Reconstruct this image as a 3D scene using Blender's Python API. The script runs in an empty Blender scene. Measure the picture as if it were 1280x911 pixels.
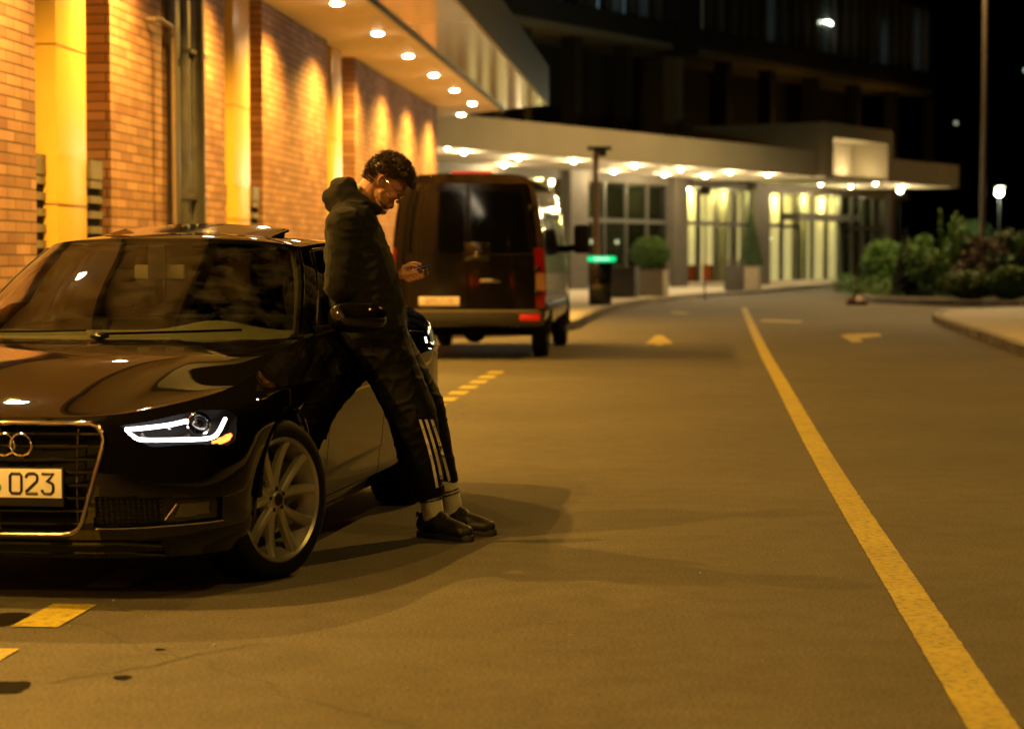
import bpy, bmesh, math, random
import numpy as np
from mathutils import Vector, Matrix, noise
from mathutils.bvhtree import BVHTree
random.seed(7); R = math.radians
scene = bpy.context.scene
COL = scene.collection
PI = math.pi

# ---------------------------------------------------------------- camera model
CAM_H, FPX, HOR = 1.30, 2800.0, 322.0
PITCH = math.atan((455.5 - HOR) / FPX)

def gpt(px, py, z=0.0):
    """pixel of the photograph -> world point on the horizontal plane z"""
    d = Vector(((px - 640) / FPX, 1, 0)); v = (455.5 - py) / FPX
    fy, fz = math.cos(PITCH) - v * -math.sin(PITCH), 0
    dy = math.cos(PITCH) + v * math.sin(PITCH); dz = -math.sin(PITCH) + v * math.cos(PITCH)
    t = (z - CAM_H) / dz
    return Vector(((px - 640) / FPX * t, dy * t, z))

def ypt(px, py, Y):
    v = (455.5 - py) / FPX
    dy = math.cos(PITCH) + v * math.sin(PITCH); dz = -math.sin(PITCH) + v * math.cos(PITCH)
    t = Y / dy
    return Vector(((px - 640) / FPX * t, Y, CAM_H + dz * t))

def project(p):
    x, y, z = p[0], p[1], p[2] - CAM_H
    d = y * math.cos(PITCH) - z * math.sin(PITCH); v = y * math.sin(PITCH) + z * math.cos(PITCH)
    return 640 + FPX * x / d, 455.5 - FPX * v / d

# ---------------------------------------------------------------- materials
def new_mat(name):
    m = bpy.data.materials.new(name); m.use_nodes = True
    return m, m.node_tree, m.node_tree.nodes['Principled BSDF']

def mat(name, col, rough=0.5, metal=0.0, coat=0.0, spec=0.5, emit=None, estr=0.0, var=0.0, vscale=8.0, bump=0.0, bscale=60.0,
        trans=0.0, alpha=1.0, rvar=0.0, col2=None, sheen=0.0):
    m, nt, b = new_mat(name)
    c = (col[0], col[1], col[2], 1)
    b.inputs['Base Color'].default_value = c
    b.inputs['Roughness'].default_value = rough
    b.inputs['Metallic'].default_value = metal
    b.inputs['Coat Weight'].default_value = coat
    b.inputs['Coat Roughness'].default_value = 0.012
    b.inputs['Specular IOR Level'].default_value = spec
    b.inputs['Sheen Weight'].default_value = sheen
    b.inputs['Transmission Weight'].default_value = trans
    if emit:
        b.inputs['Emission Color'].default_value = (*emit, 1); b.inputs['Emission Strength'].default_value = estr
    tc = nt.nodes.new('ShaderNodeTexCoord')
    if var or col2 or rvar:
        n = nt.nodes.new('ShaderNodeTexNoise'); n.inputs['Scale'].default_value = vscale; n.inputs['Detail'].default_value = 6
        nt.links.new(tc.outputs['Object'], n.inputs['Vector'])
        r = nt.nodes.new('ShaderNodeValToRGB')
        k = col2 if col2 else tuple(min(1, x * (1 + var)) for x in col)
        lo = col if col2 else tuple(x * (1 - var) for x in col)
        r.color_ramp.elements[0].position = 0.32; r.color_ramp.elements[1].position = 0.68
        r.color_ramp.elements[0].color = (*lo, 1); r.color_ramp.elements[1].color = (*k, 1)
        nt.links.new(n.outputs['Fac'], r.inputs['Fac'])
        if var or col2: nt.links.new(r.outputs['Color'], b.inputs['Base Color'])
        if rvar:
            mr = nt.nodes.new('ShaderNodeMapRange'); mr.inputs['To Min'].default_value = max(0.02, rough - rvar); mr.inputs['To Max'].default_value = rough + rvar
            nt.links.new(n.outputs['Fac'], mr.inputs['Value']); nt.links.new(mr.outputs['Result'], b.inputs['Roughness'])
    if bump:
        n2 = nt.nodes.new('ShaderNodeTexNoise'); n2.inputs['Scale'].default_value = bscale; n2.inputs['Detail'].default_value = 5
        nt.links.new(tc.outputs['Object'], n2.inputs['Vector'])
        bp = nt.nodes.new('ShaderNodeBump'); bp.inputs['Strength'].default_value = bump; bp.inputs['Distance'].default_value = 0.01
        nt.links.new(n2.outputs['Fac'], bp.inputs['Height']); nt.links.new(bp.outputs['Normal'], b.inputs['Normal'])
    return m

def glass_mat(name, tint, refl=1.0, rough=0.0, ior=1.5, dirt=0.0):
    """thin sheet glass: tinted see-through plus a fresnel reflection"""
    m = bpy.data.materials.new(name); m.use_nodes = True; nt = m.node_tree; nt.nodes.clear()
    out = nt.nodes.new('ShaderNodeOutputMaterial'); mix = nt.nodes.new('ShaderNodeMixShader')
    tr = nt.nodes.new('ShaderNodeBsdfTransparent'); gl = nt.nodes.new('ShaderNodeBsdfGlossy'); fr = nt.nodes.new('ShaderNodeFresnel')
    tr.inputs['Color'].default_value = (*tint, 1); gl.inputs['Roughness'].default_value = rough; gl.inputs['Color'].default_value = (1, 1, 1, 1)
    gm_ = nt.nodes.new('ShaderNodeNewGeometry'); mr_ = nt.nodes.new('ShaderNodeMapRange'); mr_.inputs['To Min'].default_value = ior; mr_.inputs['To Max'].default_value = 1/ior
    nt.links.new(gm_.outputs['Backfacing'], mr_.inputs['Value']); nt.links.new(mr_.outputs['Result'], fr.inputs['IOR'])
    mu = nt.nodes.new('ShaderNodeMath'); mu.operation = 'MULTIPLY'; mu.inputs[1].default_value = refl; mu.use_clamp = True
    nt.links.new(fr.outputs['Fac'], mu.inputs[0]); nt.links.new(mu.outputs[0], mix.inputs['Fac'])
    nt.links.new(tr.outputs[0], mix.inputs[1]); nt.links.new(gl.outputs[0], mix.inputs[2])
    last = mix
    if dirt:
        tc = nt.nodes.new('ShaderNodeTexCoord'); n = nt.nodes.new('ShaderNodeTexNoise'); n.inputs['Scale'].default_value = 9; n.inputs['Detail'].default_value = 8
        nt.links.new(tc.outputs['Object'], n.inputs['Vector'])
        mr = nt.nodes.new('ShaderNodeMapRange'); mr.inputs['From Min'].default_value = .45; mr.inputs['From Max'].default_value = .8; mr.inputs['To Max'].default_value = dirt
        nt.links.new(n.outputs['Fac'], mr.inputs['Value'])
        df = nt.nodes.new('ShaderNodeBsdfDiffuse'); df.inputs['Color'].default_value = (.35, .33, .3, 1)
        m2 = nt.nodes.new('ShaderNodeMixShader'); nt.links.new(mr.outputs[0], m2.inputs['Fac'])
        nt.links.new(mix.outputs[0], m2.inputs[1]); nt.links.new(df.outputs[0], m2.inputs[2]); last = m2
    nt.links.new(last.outputs[0], out.inputs['Surface'])
    return m

def emit_mat(name, col, strength):
    m = bpy.data.materials.new(name); m.use_nodes = True; nt = m.node_tree; nt.nodes.clear()
    out = nt.nodes.new('ShaderNodeOutputMaterial'); e = nt.nodes.new('ShaderNodeEmission')
    e.inputs['Color'].default_value = (*col, 1); e.inputs['Strength'].default_value = strength
    nt.links.new(e.outputs[0], out.inputs['Surface']); return m

# ---------------------------------------------------------------- object helpers
def link(o, parent=None):
    COL.objects.link(o)
    if parent is not None: o.parent = parent
    return o

def tag(o, label=None, cat=None, group=None, kind=None):
    if label: o['label'] = label
    if cat: o['category'] = cat
    if group: o['group'] = group
    if kind: o['kind'] = kind
    return o

def empty(name, loc=(0, 0, 0), rz=0.0, label=None, cat=None, group=None):
    o = bpy.data.objects.new(name, None); COL.objects.link(o); o.location = loc; o.rotation_euler = (0, 0, rz)
    o.empty_display_size = 0.1
    return tag(o, label, cat, group)

def copy_tree(o, parent=None):
    c = o.copy(); COL.objects.link(c); c.parent = parent
    for ch in list(o.children): copy_tree(ch, c)
    return c

class MB:
    def __init__(s): s.v = []; s.f = []; s.mi = []; s.cur = 0
    def add(s, vs, fs, M=None):
        n = len(s.v)
        s.v += [tuple(M @ Vector(p)) if M is not None else tuple(p) for p in vs]
        s.f += [tuple(i + n for i in f) for f in fs]; s.mi += [s.cur] * len(fs)
        return s
    def box(s, lo, hi, M=None, b=0.0):
        x0, y0, z0 = lo; x1, y1, z1 = hi
        if b <= 0:
            vs = [(x0,y0,z0),(x1,y0,z0),(x1,y1,z0),(x0,y1,z0),(x0,y0,z1),(x1,y0,z1),(x1,y1,z1),(x0,y1,z1)]
            return s.add(vs, [(0,3,2,1),(4,5,6,7),(0,1,5,4),(1,2,6,5),(2,3,7,6),(3,0,4,7)], M)
        bm = bmesh.new(); bmesh.ops.create_cube(bm, size=1)
        for v in bm.verts: v.co = Vector(((x0+x1)/2 + v.co.x*(x1-x0), (y0+y1)/2 + v.co.y*(y1-y0), (z0+z1)/2 + v.co.z*(z1-z0)))
        bmesh.ops.bevel(bm, geom=bm.edges[:], offset=b, segments=2, affect='EDGES', profile=0.6)
        return s.bm(bm, M)
    def bm(s, bm, M=None):
        bm.verts.index_update()
        s.add([v.co[:] for v in bm.verts], [[v.index for v in f.verts] for f in bm.faces], M); bm.free(); return s
    def sphere(s, c, r, seg=16, rings=10, M=None):
        if not hasattr(r, '__len__'): r = (r, r, r)
        bm = bmesh.new(); bmesh.ops.create_uvsphere(bm, u_segments=seg, v_segments=rings, radius=1)
        for v in bm.verts: v.co = Vector((c[0]+v.co.x*r[0], c[1]+v.co.y*r[1], c[2]+v.co.z*r[2]))
        return s.bm(bm, M)
    def grid(s, P, closed_u=False, closed_v=False, M=None, flip=False):
        P = np.asarray(P, float); nu, nv = P.shape[:2]; fs = []
        for i in range(nu if closed_u else nu-1):
            for j in range(nv if closed_v else nv-1):
                a = (i*nv+j, ((i+1)%nu)*nv+j, ((i+1)%nu)*nv+(j+1)%nv, i*nv+(j+1)%nv)
                fs.append(a[::-1] if flip else a)
        return s.add([tuple(p) for p in P.reshape(-1, 3)], fs, M)
    def tube(s, pts, r, n=8, cap=True, closed=False, M=None):
        pts = [Vector(p) for p in pts]; m = len(pts)
        rr = r if hasattr(r, '__len__') else [r]*m
        T = []
        for i in range(m):
            a = pts[(i-1) % m] if (closed or i > 0) else pts[i]; b = pts[(i+1) % m] if (closed or i < m-1) else pts[i]
            T.append((b-a).normalized())
        nrm = T[0].orthogonal().normalized(); rings = []
        for i in range(m):
            nrm = (nrm - T[i]*nrm.dot(T[i]))
            nrm = nrm.normalized() if nrm.length > 1e-6 else T[i].orthogonal().normalized()
            bn = T[i].cross(nrm)
            rings.append([pts[i] + (nrm*math.cos(2*PI*k/n) + bn*math.sin(2*PI*k/n))*rr[i] for k in range(n)])
        s.grid([[tuple(p) for p in q] for q in rings], closed_u=closed, closed_v=True, M=M, flip=True)
        if cap and not closed:
            s.add([tuple(p) for p in rings[0]], [tuple(range(n))], M); s.add([tuple(p) for p in rings[-1]], [tuple(range(n))[::-1]], M)
        return s
    def cyl(s, a, b, r, r2=None, n=20, M=None): return s.tube([a, b], [r, r if r2 is None else r2], n, M=M)
    def lathe(s, prof, n=32, axis='z', M=None, closed=False, c=(0,0,0)):
        P = []
        for k in range(n):
            a = 2*PI*k/n; row = []
            for r_, h in prof:
                p = (r_*math.cos(a), r_*math.sin(a), h)
                if axis == 'x': p = (h, r_*math.cos(a), r_*math.sin(a))
                if axis == 'y': p = (r_*math.sin(a), h, r_*math.cos(a))
                row.append((p[0]+c[0], p[1]+c[1], p[2]+c[2]))
            P.append(row)
        return s.grid(P, closed_u=True, closed_v=closed, M=M)
    def prism(s, poly, z0, z1, M=None):
        n = len(poly)
        vs = [(p[0], p[1], z0) for p in poly] + [(p[0], p[1], z1) for p in poly]
        fs = [tuple(range(n))[::-1], tuple(range(n, 2*n))] + [(i, (i+1) % n, n+(i+1) % n, n+i) for i in range(n)]
        return s.add(vs, fs, M)
    def build(s, name, m, parent=None, smooth=True, ang=35, bevel=0.0, recalc=True, doubles=0.0, pivot=False):
        me = bpy.data.meshes.new(name)
        off = Vector((0, 0, 0))
        me.from_pydata(s.v, [], s.f)
        ms = m if isinstance(m, (list, tuple)) else [m]
        for x in ms: me.materials.append(x)
        me.polygons.foreach_set('material_index', s.mi)
        bm = bmesh.new(); bm.from_mesh(me)
        if doubles: bmesh.ops.remove_doubles(bm, verts=bm.verts, dist=doubles)
        if recalc: bmesh.ops.recalc_face_normals(bm, faces=bm.faces)
        if bevel:
            es = [e for e in bm.edges if len(e.link_faces) == 2 and e.calc_face_angle(0) > R(40)]
            bmesh.ops.bevel(bm, geom=es, offset=bevel, segments=2, affect='EDGES', profile=0.6, clamp_overlap=True)
        bm.to_mesh(me); bm.free()
        if smooth:
            me.shade_smooth(); me.set_sharp_from_angle(angle=R(ang))
        o = bpy.data.objects.new(name, me); link(o, parent)
        return o

def split_lr(mb, name, m, parent, **kw):
    """the left and right pieces of a mirrored shape as two objects"""
    out = []
    for sg in (1, -1):
        fs = [f for f in mb.f if sg*sum(mb.v[i][0] for i in f) > 0]
        used = sorted({i for f in fs for i in f}); mp = {a: b for b, a in enumerate(used)}; q = MB(); q.v = [mb.v[i] for i in used]; q.f = [tuple(mp[i] for i in f) for f in fs]; q.mi = [0]*len(fs)
        out.append(q.build(name, m, parent, **kw))
    return out

def spline(P, t):
    """Catmull-Rom through P (n,k) at parameters t in [0,n-1]"""
    P = np.asarray(P, float); t = np.asarray(t, float); n = len(P)
    i = np.clip(np.floor(t).astype(int), 0, n-2); u = (t-i)[..., None]
    g = lambda k: P[np.clip(k, 0, n-1)]
    p1, p2 = g(i), g(i+1)
    p0 = np.where((i-1 >= 0)[..., None], g(i-1), 2*p1-p2); p3 = np.where((i+2 <= n-1)[..., None], g(i+2), 2*p2-p1)
    return 0.5*((2*p1) + (-p0+p2)*u + (2*p0-5*p1+4*p2-p3)*u*u + (-p0+3*p1-3*p2+p3)*u**3)

def in_poly(x, y, poly):
    c = False; n = len(poly); j = n-1
    for i in range(n):
        xi, yi = poly[i]; xj, yj = poly[j]
        if (yi > y) != (yj > y) and x < (xj-xi)*(y-yi)/(yj-yi)+xi: c = not c
        j = i
    return c

def text_mesh(name, s, size, m, parent, M, ext=0.001, align='CENTER', sx=1.0, bold=0.0):
    cu = bpy.data.curves.new(name, 'FONT'); cu.body = s; cu.size = size; cu.extrude = ext; cu.align_x = align; cu.align_y = 'CENTER'; cu.offset = bold
    tmp = bpy.data.objects.new('tmp', cu); COL.objects.link(tmp)
    dg = bpy.context.evaluated_depsgraph_get(); me = bpy.data.meshes.new_from_object(tmp.evaluated_get(dg))
    bpy.data.objects.remove(tmp); me.transform(M @ Matrix.Diagonal((sx, 1, 1, 1))); me.name = name
    me.materials.clear(); me.materials.append(m)
    return link(bpy.data.objects.new(name, me), parent)

def add_light(kind, name, loc, power, color, parent=None, size=0.05, spot=None, blend=0.3, rot=(0, 0, 0)):
    l = bpy.data.lights.new(name, kind); l.energy = power; l.color = color
    if kind in ('POINT', 'SPOT'): l.shadow_soft_size = size
    if kind == 'SPOT': l.spot_size = spot; l.spot_blend = blend
    o = bpy.data.objects.new(name, l); link(o, parent); o.location = loc; o.rotation_euler = rot; return o
# ---------------------------------------------------------------- camera, world
cd = bpy.data.cameras.new('camera'); cam = bpy.data.objects.new('camera', cd); COL.objects.link(cam)
cam.location = (0, 0, CAM_H); cam.rotation_euler = (PI/2 - PITCH, 0, 0)
cd.sensor_width = 36; cd.lens = 36*FPX/1280; cd.clip_start = 0.05; cd.clip_end = 1500
cd.dof.use_dof = True; cd.dof.focus_distance = 10.0; cd.dof.aperture_fstop = 2.7; cd.dof.aperture_blades = 0
scene.camera = cam
w = bpy.data.worlds.new('World'); scene.world = w; w.use_nodes = True
wn = w.node_tree; bg = wn.nodes['Background']
sk = wn.nodes.new('ShaderNodeTexSky'); sk.sky_type = 'NISHITA'; sk.sun_disc = False
sk.sun_elevation = R(-6); sk.sun_rotation = R(200)
wn.links.new(sk.outputs[0], bg.inputs['Color']); bg.inputs['Strength'].default_value = 0.0015
vs = scene.view_settings; vs.view_transform = 'Standard'; vs.look = 'None'; vs.gamma = 1; vs.exposure = 0; vs.use_curve_mapping = False
scene.render.engine = 'CYCLES'
cy = scene.cycles; cy.use_denoising = True; cy.max_bounces = 8; cy.diffuse_bounces = 4; cy.glossy_bounces = 4; cy.transparent_max_bounces = 12
cy.sample_clamp_indirect = 6; cy.caustics_reflective = False; cy.caustics_refractive = False
try: cy.use_light_tree = True
except Exception: pass

# colours of the light
WARM = (1.0, 0.505, 0.075)
AZ = R(4.3)                      # the brick wall's direction
dW = Vector((math.sin(AZ), math.cos(AZ), 0)); nW = Vector((math.cos(AZ), -math.sin(AZ), 0))   # along, and out towards the road
def wall(lat, along, z=0.0): return nW*lat + dW*along + Vector((0, 0, z))
# ================================================================ black saloon
PAINT = mat('black_car_paint', (0.003, 0.0026, 0.0022), 0.30, coat=1.0, spec=0.0, rvar=0.03, vscale=3)
CHROME = mat('chrome', (0.75, 0.73, 0.7), 0.08, metal=1, rvar=0.03)
DCHROME = mat('dark_chrome', (0.32, 0.31, 0.3), 0.14, metal=1, rvar=0.03)
BLACKP = mat('black_plastic', (0.006, 0.006, 0.006), 0.35, var=.1)
GLOSSB = mat('gloss_black', (0.003, 0.003, 0.003), 0.08, coat=.6, rvar=.03)
MATTB = mat('matt_black', (0.002, 0.002, 0.002), 0.8, spec=.2, var=.1)
RUBBER = mat('tyre_rubber', (0.004, 0.004, 0.004), 0.8, spec=.25, var=.2, bump=.3, bscale=120)
ALLOY = mat('alloy_rim', (0.55, 0.53, 0.48), 0.38, metal=.8, rvar=.06, var=.05)
DALLOY = mat('alloy_inner', (0.04, 0.038, 0.035), 0.4, metal=1, rvar=.06)
IRON = mat('brake_iron', (0.2, .18, .16), .4, metal=1, var=.2)
WSGLASS = glass_mat('windscreen_glass', (.42, .44, .38), 1.25, dirt=.05)
SIDEGLASS = glass_mat('side_glass', (.035, .038, .033), 1.2)
LENS = glass_mat('headlight_lens', (.93, .93, .93), 1.0)
INTER = mat('cabin_trim', (0.10, 0.10, .085), 0.7, var=.1, bump=.2, bscale=200)
SEATM = mat('seat_leather', (.05, .045, .035), .5, var=.1)
DASHM = mat('dash_top', (.12, .125, .08), .65, var=.08, bump=.2, bscale=200)

CAR_AZ = R(8.6)
car = empty('parked_car', (-1.795, 9.21, 0), -CAR_AZ, 'glossy black saloon car with headlights on and sunroof tilted, nearest to the camera', 'car')
CARM = Matrix.Translation((-1.795, 9.21, 0)) @ Matrix.Rotation(-CAR_AZ, 4, 'Z')

# control net: columns from the nose round the corner to the tail, rows from the lip up to the bonnet / belt line
NET = [
 [(0,-.79,.17),(0,-.865,.255),(0,-.885,.37),(0,-.887,.49),(0,-.880,.59),(0,-.870,.65),(0,-.855,.680),(0,-.815,.700)],
 [(.25,-.785,.17),(.25,-.858,.255),(.25,-.876,.37),(.25,-.878,.49),(.25,-.871,.59),(.25,-.861,.65),(.25,-.846,.681),(.25,-.806,.703)],
 [(.45,-.755,.17),(.45,-.825,.255),(.455,-.842,.37),(.455,-.842,.49),(.455,-.834,.59),(.45,-.822,.645),(.45,-.803,.682),(.44,-.765,.714)],
 [(.61,-.69,.17),(.62,-.755,.255),(.625,-.772,.37),(.625,-.77,.49),(.62,-.76,.59),(.615,-.742,.645),(.605,-.712,.692),(.585,-.665,.738)],
 [(.72,-.58,.17),(.755,-.645,.255),(.765,-.66,.37),(.765,-.657,.49),(.76,-.645,.59),(.75,-.62,.65),(.735,-.585,.705),(.685,-.52,.762)],
 [(.78,-.44,.17),(.832,-.475,.255),(.845,-.485,.37),(.848,-.48,.49),(.845,-.465,.59),(.838,-.44,.66),(.815,-.40,.725),(.745,-.33,.788)],
 [(.77,-.32,.17),(.845,-.32,.255),(.862,-.31,.37),(.874,-.30,.49),(.882,-.29,.59),(.882,-.26,.67),(.855,-.22,.745),(.775,-.15,.815)],
 [(.80,-.0,.17),(.878,-.0,.255),(.900,.0,.37),(.906,.0,.49),(.908,.0,.60),(.900,.0,.69),(.868,.0,.775),(.780,.02,.848)],
 [(.80,.36,.17),(.872,.36,.255),(.892,.36,.37),(.903,.36,.49),(.909,.36,.62),(.902,.36,.73),(.860,.36,.83),(.765,.36,.905)],
 [(.80,.68,.17),(.870,.68,.255),(.888,.68,.37),(.902,.68,.49),(.910,.68,.63),(.905,.68,.75),(.872,.70,.86),(.800,.74,.952)],
 [(.80,1.2,.17),(.870,1.2,.255),(.886,1.2,.37),(.901,1.2,.49),(.911,1.2,.64),(.908,1.2,.76),(.878,1.2,.87),(.812,1.2,.968)],
 [(.80,1.75,.17),(.870,1.75,.255),(.886,1.75,.37),(.901,1.75,.49),(.911,1.75,.65),(.908,1.75,.775),(.880,1.75,.885),(.814,1.75,.980)],
 [(.80,2.3,.17),(.872,2.3,.255),(.892,2.3,.37),(.903,2.3,.49),(.911,2.3,.66),(.909,2.3,.785),(.884,2.3,.90),(.808,2.3,.992)],
 [(.80,2.81,.17),(.878,2.81,.255),(.902,2.81,.37),(.908,2.81,.49),(.911,2.81,.66),(.908,2.81,.79),(.880,2.81,.915),(.775,2.81,1.01)],
 [(.79,3.25,.20),(.862,3.25,.28),(.882,3.25,.38),(.890,3.25,.50),(.892,3.25,.66),(.885,3.25,.80),(.850,3.25,.935),(.735,3.25,1.025)],
 [(.74,3.55,.22),(.800,3.58,.29),(.820,3.60,.40),(.824,3.61,.52),(.824,3.61,.68),(.815,3.59,.82),(.780,3.56,.95),(.690,3.50,1.03)],
 [(.52,3.70,.23),(.560,3.76,.30),(.575,3.79,.42),(.575,3.80,.54),(.570,3.79,.70),(.560,3.76,.84),(.545,3.73,.96),(.51,3.69,1.035)],
 [(0,3.76,.23),(0,3.82,.30),(0,3.85,.42),(0,3.86,.54),(0,3.85,.70),(0,3.82,.84),(0,3.79,.96),(0,3.75,1.04)],
]
NETA = np.array(NET)
def S(t, r):
    """body side/front surface at column parameter t, row parameter r (arrays)"""
    t, r = np.broadcast_arrays(np.asarray(t, float), np.asarray(r, float))
    rows = np.stack([spline(NETA[:, k], t) for k in range(NETA.shape[1])], 0)      # (8,...,3)
    n = rows.shape[0]; i = np.clip(np.floor(r).astype(int), 0, n-2); u = (r-i)[..., None]
    def g(k):
        k = np.clip(k, 0, n-1); return np.take_along_axis(rows, k[None, ..., None].repeat(3, -1), 0)[0]
    p1, p2 = g(i), g(i+1)
    p0 = np.where((i-1 >= 0)[..., None], g(i-1), 2*p1-p2); p3 = np.where((i+2 <= n-1)[..., None], g(i+2), 2*p2-p1)
    P = 0.5*((2*p1)+(-p0+p2)*u+(2*p0-5*p1+4*p2-p3)*u*u+(-p0+3*p1-3*p2+p3)*u**3)
    # creases on the flanks: shoulder line and lower door line
    z = P[..., 2]; y = P[..., 1]; side = np.clip((t-6.2)/1.2, 0, 1)*np.clip((15.2-t)/1.0, 0, 1)
    zl = 0.775+0.035*(y/3.0)
    d = z-zl; cr = np.where(d > 0, np.exp(-d/0.02), np.exp(d/0.10))*0.014
    zl2 = 0.36+0.05*np.clip((y-0.5)/2.0, 0, 1); d2 = z-zl2
    cr2 = np.where(d2 > 0, np.exp(-d2/0.10)*-0.012, 0.0)+np.where(d2 <= 0, np.exp(d2/0.012)*-0.012, 0.0)
    door = np.clip((t-8.8)/.5, 0, 1)*np.clip((12.4-t)/.5, 0, 1)
    P = P.copy(); P[..., 0] += side*cr-door*cr2*.45
    return P
def Sn(t, r):
    e = 1e-3; t = np.asarray(t, float); r = np.asarray(r, float)
    du = S(np.clip(t+e, 0, 17), r)-S(np.clip(t-e, 0, 17), r); dv = S(t, np.clip(r+e, 0, 7))-S(t, np.clip(r-e, 0, 7))
    n = np.cross(du, dv); n /= np.linalg.norm(n, axis=-1, keepdims=True)+1e-12
    return n
WHEELS = [(0.0, .325), (2.808, .325)]; ARCH = .368
def mirror_grid(mb, P, mask=None):
    """add grid and its mirror; mask(i,j) true keeps the face"""
    nu, nv = P.shape[:2]
    for sgn in (1, -1):
        Q = P.copy(); Q[..., 0] *= sgn; fs = []
        for i in range(nu-1):
            for j in range(nv-1):
                if mask is None or mask[i, j]:
                    a = (i*nv+j, (i+1)*nv+j, (i+1)*nv+j+1, i*nv+j+1); fs.append(a if sgn > 0 else a[::-1])
        mb.add([tuple(p) for p in Q.reshape(-1, 3)], fs)
    return mb

# --- find surface parameters below a photo pixel, for laying out lamps and grille on the nose
_T, _Rr = np.meshgrid(np.linspace(0, 8, 561), np.linspace(0, 7, 281), indexing='ij')
_PS = S(_T, _Rr)
def _proj(P):
    W = np.asarray(CARM)[:3, :3] @ P.reshape(-1, 3).T + np.asarray(CARM)[:3, 3:4]
    x, y, z = W[0], W[1], W[2]-CAM_H
    d = y*math.cos(PITCH)-z*math.sin(PITCH); v = y*math.sin(PITCH)+z*math.cos(PITCH)
    return (640+FPX*x/d).reshape(P.shape[:2]), (455.5-FPX*v/d).reshape(P.shape[:2])
_PX, _PY = _proj(_PS)
def onbody(px, py):
    k = np.argmin((_PX-px)**2+(_PY-py)**2); i, j = np.unravel_index(k, _PX.shape); return float(_T[i, j]), float(_Rr[i, j])
def path_on(pts, n=12, off=0.0, curved=False):
    """photo pixels -> (t,r) params, resampled, 3D points offset along the normal"""
    q = np.array([onbody(*p) for p in pts])
    if curved: tt = np.linspace(0, len(q)-1, n*(len(q)-1)+1); q = spline(q, tt)
    else:
        out = []
        for a, b in zip(q[:-1], q[1:]):
            for k in range(n): out.append(a+(b-a)*k/n)
        out.append(q[-1]); q = np.array(out)
    P = S(q[:, 0], q[:, 1]); N = Sn(q[:, 0], q[:, 1])
    s = np.sign((N[:, 0:1]*1+N[:, 1:2]*-1)); N = N*np.where(s == 0, 1, s)
    return P+N*off, q

HL_PIX = [(149,532),(178,528),(215,520),(250,512),(285,512),(296,520),(295,550),(284,556),(240,555),(190,559),(170,551)]
HLq = [onbody(*p) for p in HL_PIX]
FOG_PIX = [(118,622),(150,620),(215,622),(278,620),(278,648),(215,658),(118,661)]
FOGq = [onbody(*p) for p in FOG_PIX]
GR = [(0,.682),(.35,.682),(.378,.672),(.398,.650),(.407,.622),(.402,.59),(.328,.318),(.312,.290),(.285,.274),(.25,.268),(0,.266)]      # grille half outline in x,z

# --- body shell: nose and wings
def shell(t0, t1, dt, r0, r1, dr, cut_nose=True, arches=True):
    nt = max(2, int(round((t1-t0)/dt))+1); nr = max(2, int(round((r1-r0)/dr))+1)
    T, Q = np.meshgrid(np.linspace(t0, t1, nt), np.linspace(r0, r1, nr), indexing='ij')
    P = S(T, Q); mask = np.ones((nt-1, nr-1), bool)
    Pc = (P[:-1, :-1]+P[1:, 1:])/2; Tc = (T[:-1, :-1]+T[1:, 1:])/2; Qc = (Q[:-1, :-1]+Q[1:, 1:])/2
    for i in range(nt-1):
        for j in range(nr-1):
            x, y, z = Pc[i, j]
            if arches and x > .6:
                for wy, wz in WHEELS:
                    if math.hypot(y-wy, z-wz) < ARCH: mask[i, j] = False
            if cut_nose and Tc[i, j] < 6:
                if y < -.6 and in_poly(x, z, [(-.01, .682)]+GR[1:-1]+[(-.01, .266)]): mask[i, j] = False
                if in_poly(Tc[i, j], Qc[i, j], HLq) or in_poly(Tc[i, j], Qc[i, j], FOGq): mask[i, j] = False
    if arches:
        used = np.zeros((nt, nr), int); tot = np.zeros((nt, nr), int)
        for i in range(nt-1):
            for j in range(nr-1):
                for a in (0, 1):
                    for b in (0, 1): tot[i+a, j+b] += 1; used[i+a, j+b] += mask[i, j]
        for i in range(nt):
            for j in range(nr):
                x, y, z = P[i, j]
                for wy, wz in WHEELS:
                    d = math.hypot(y-wy, z-wz)
                    if used[i, j] and used[i, j] < tot[i, j] and abs(d-ARCH) < .03 and x > .6:
                        P[i, j, 1] = wy+(y-wy)*ARCH/d; P[i, j, 2] = wz+(z-wz)*ARCH/d
    return P, mask
body = MB()
for a in [(0, 8.98, .03, 0, 7, .05)]: mirror_grid(body, *shell(*a))
mirror_grid(body, *shell(12.42, 17, .06, 0, 7, .1, cut_nose=False))
mirror_grid(body, *shell(8.98, 12.42, .08, 0, .92, .1, cut_nose=False, arches=False))      # sills
# front arch flare lips
for wy, wz in WHEELS:
    for sg in (1, -1):
        pts = []
        for k in range(41):
            a = PI*(-.06+1.12*k/40); y = wy+math.cos(a)*ARCH; z = wz+math.sin(a)*ARCH
            if z < .2: continue
            # x of the flank at this place
            col = 7 if wy < 1 else 13
            xs = float(S(col+(y-wy)/(.36 if wy < 1 else .45)*1.0, np.interp(z, NETA[col, :, 2], range(8)))[0])
            pts.append((sg*(xs-.004), y, z))
        body.tube(pts, .008, 6)
bodyo = body.build('body', PAINT, car, ang=28, doubles=0.0005)
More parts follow.
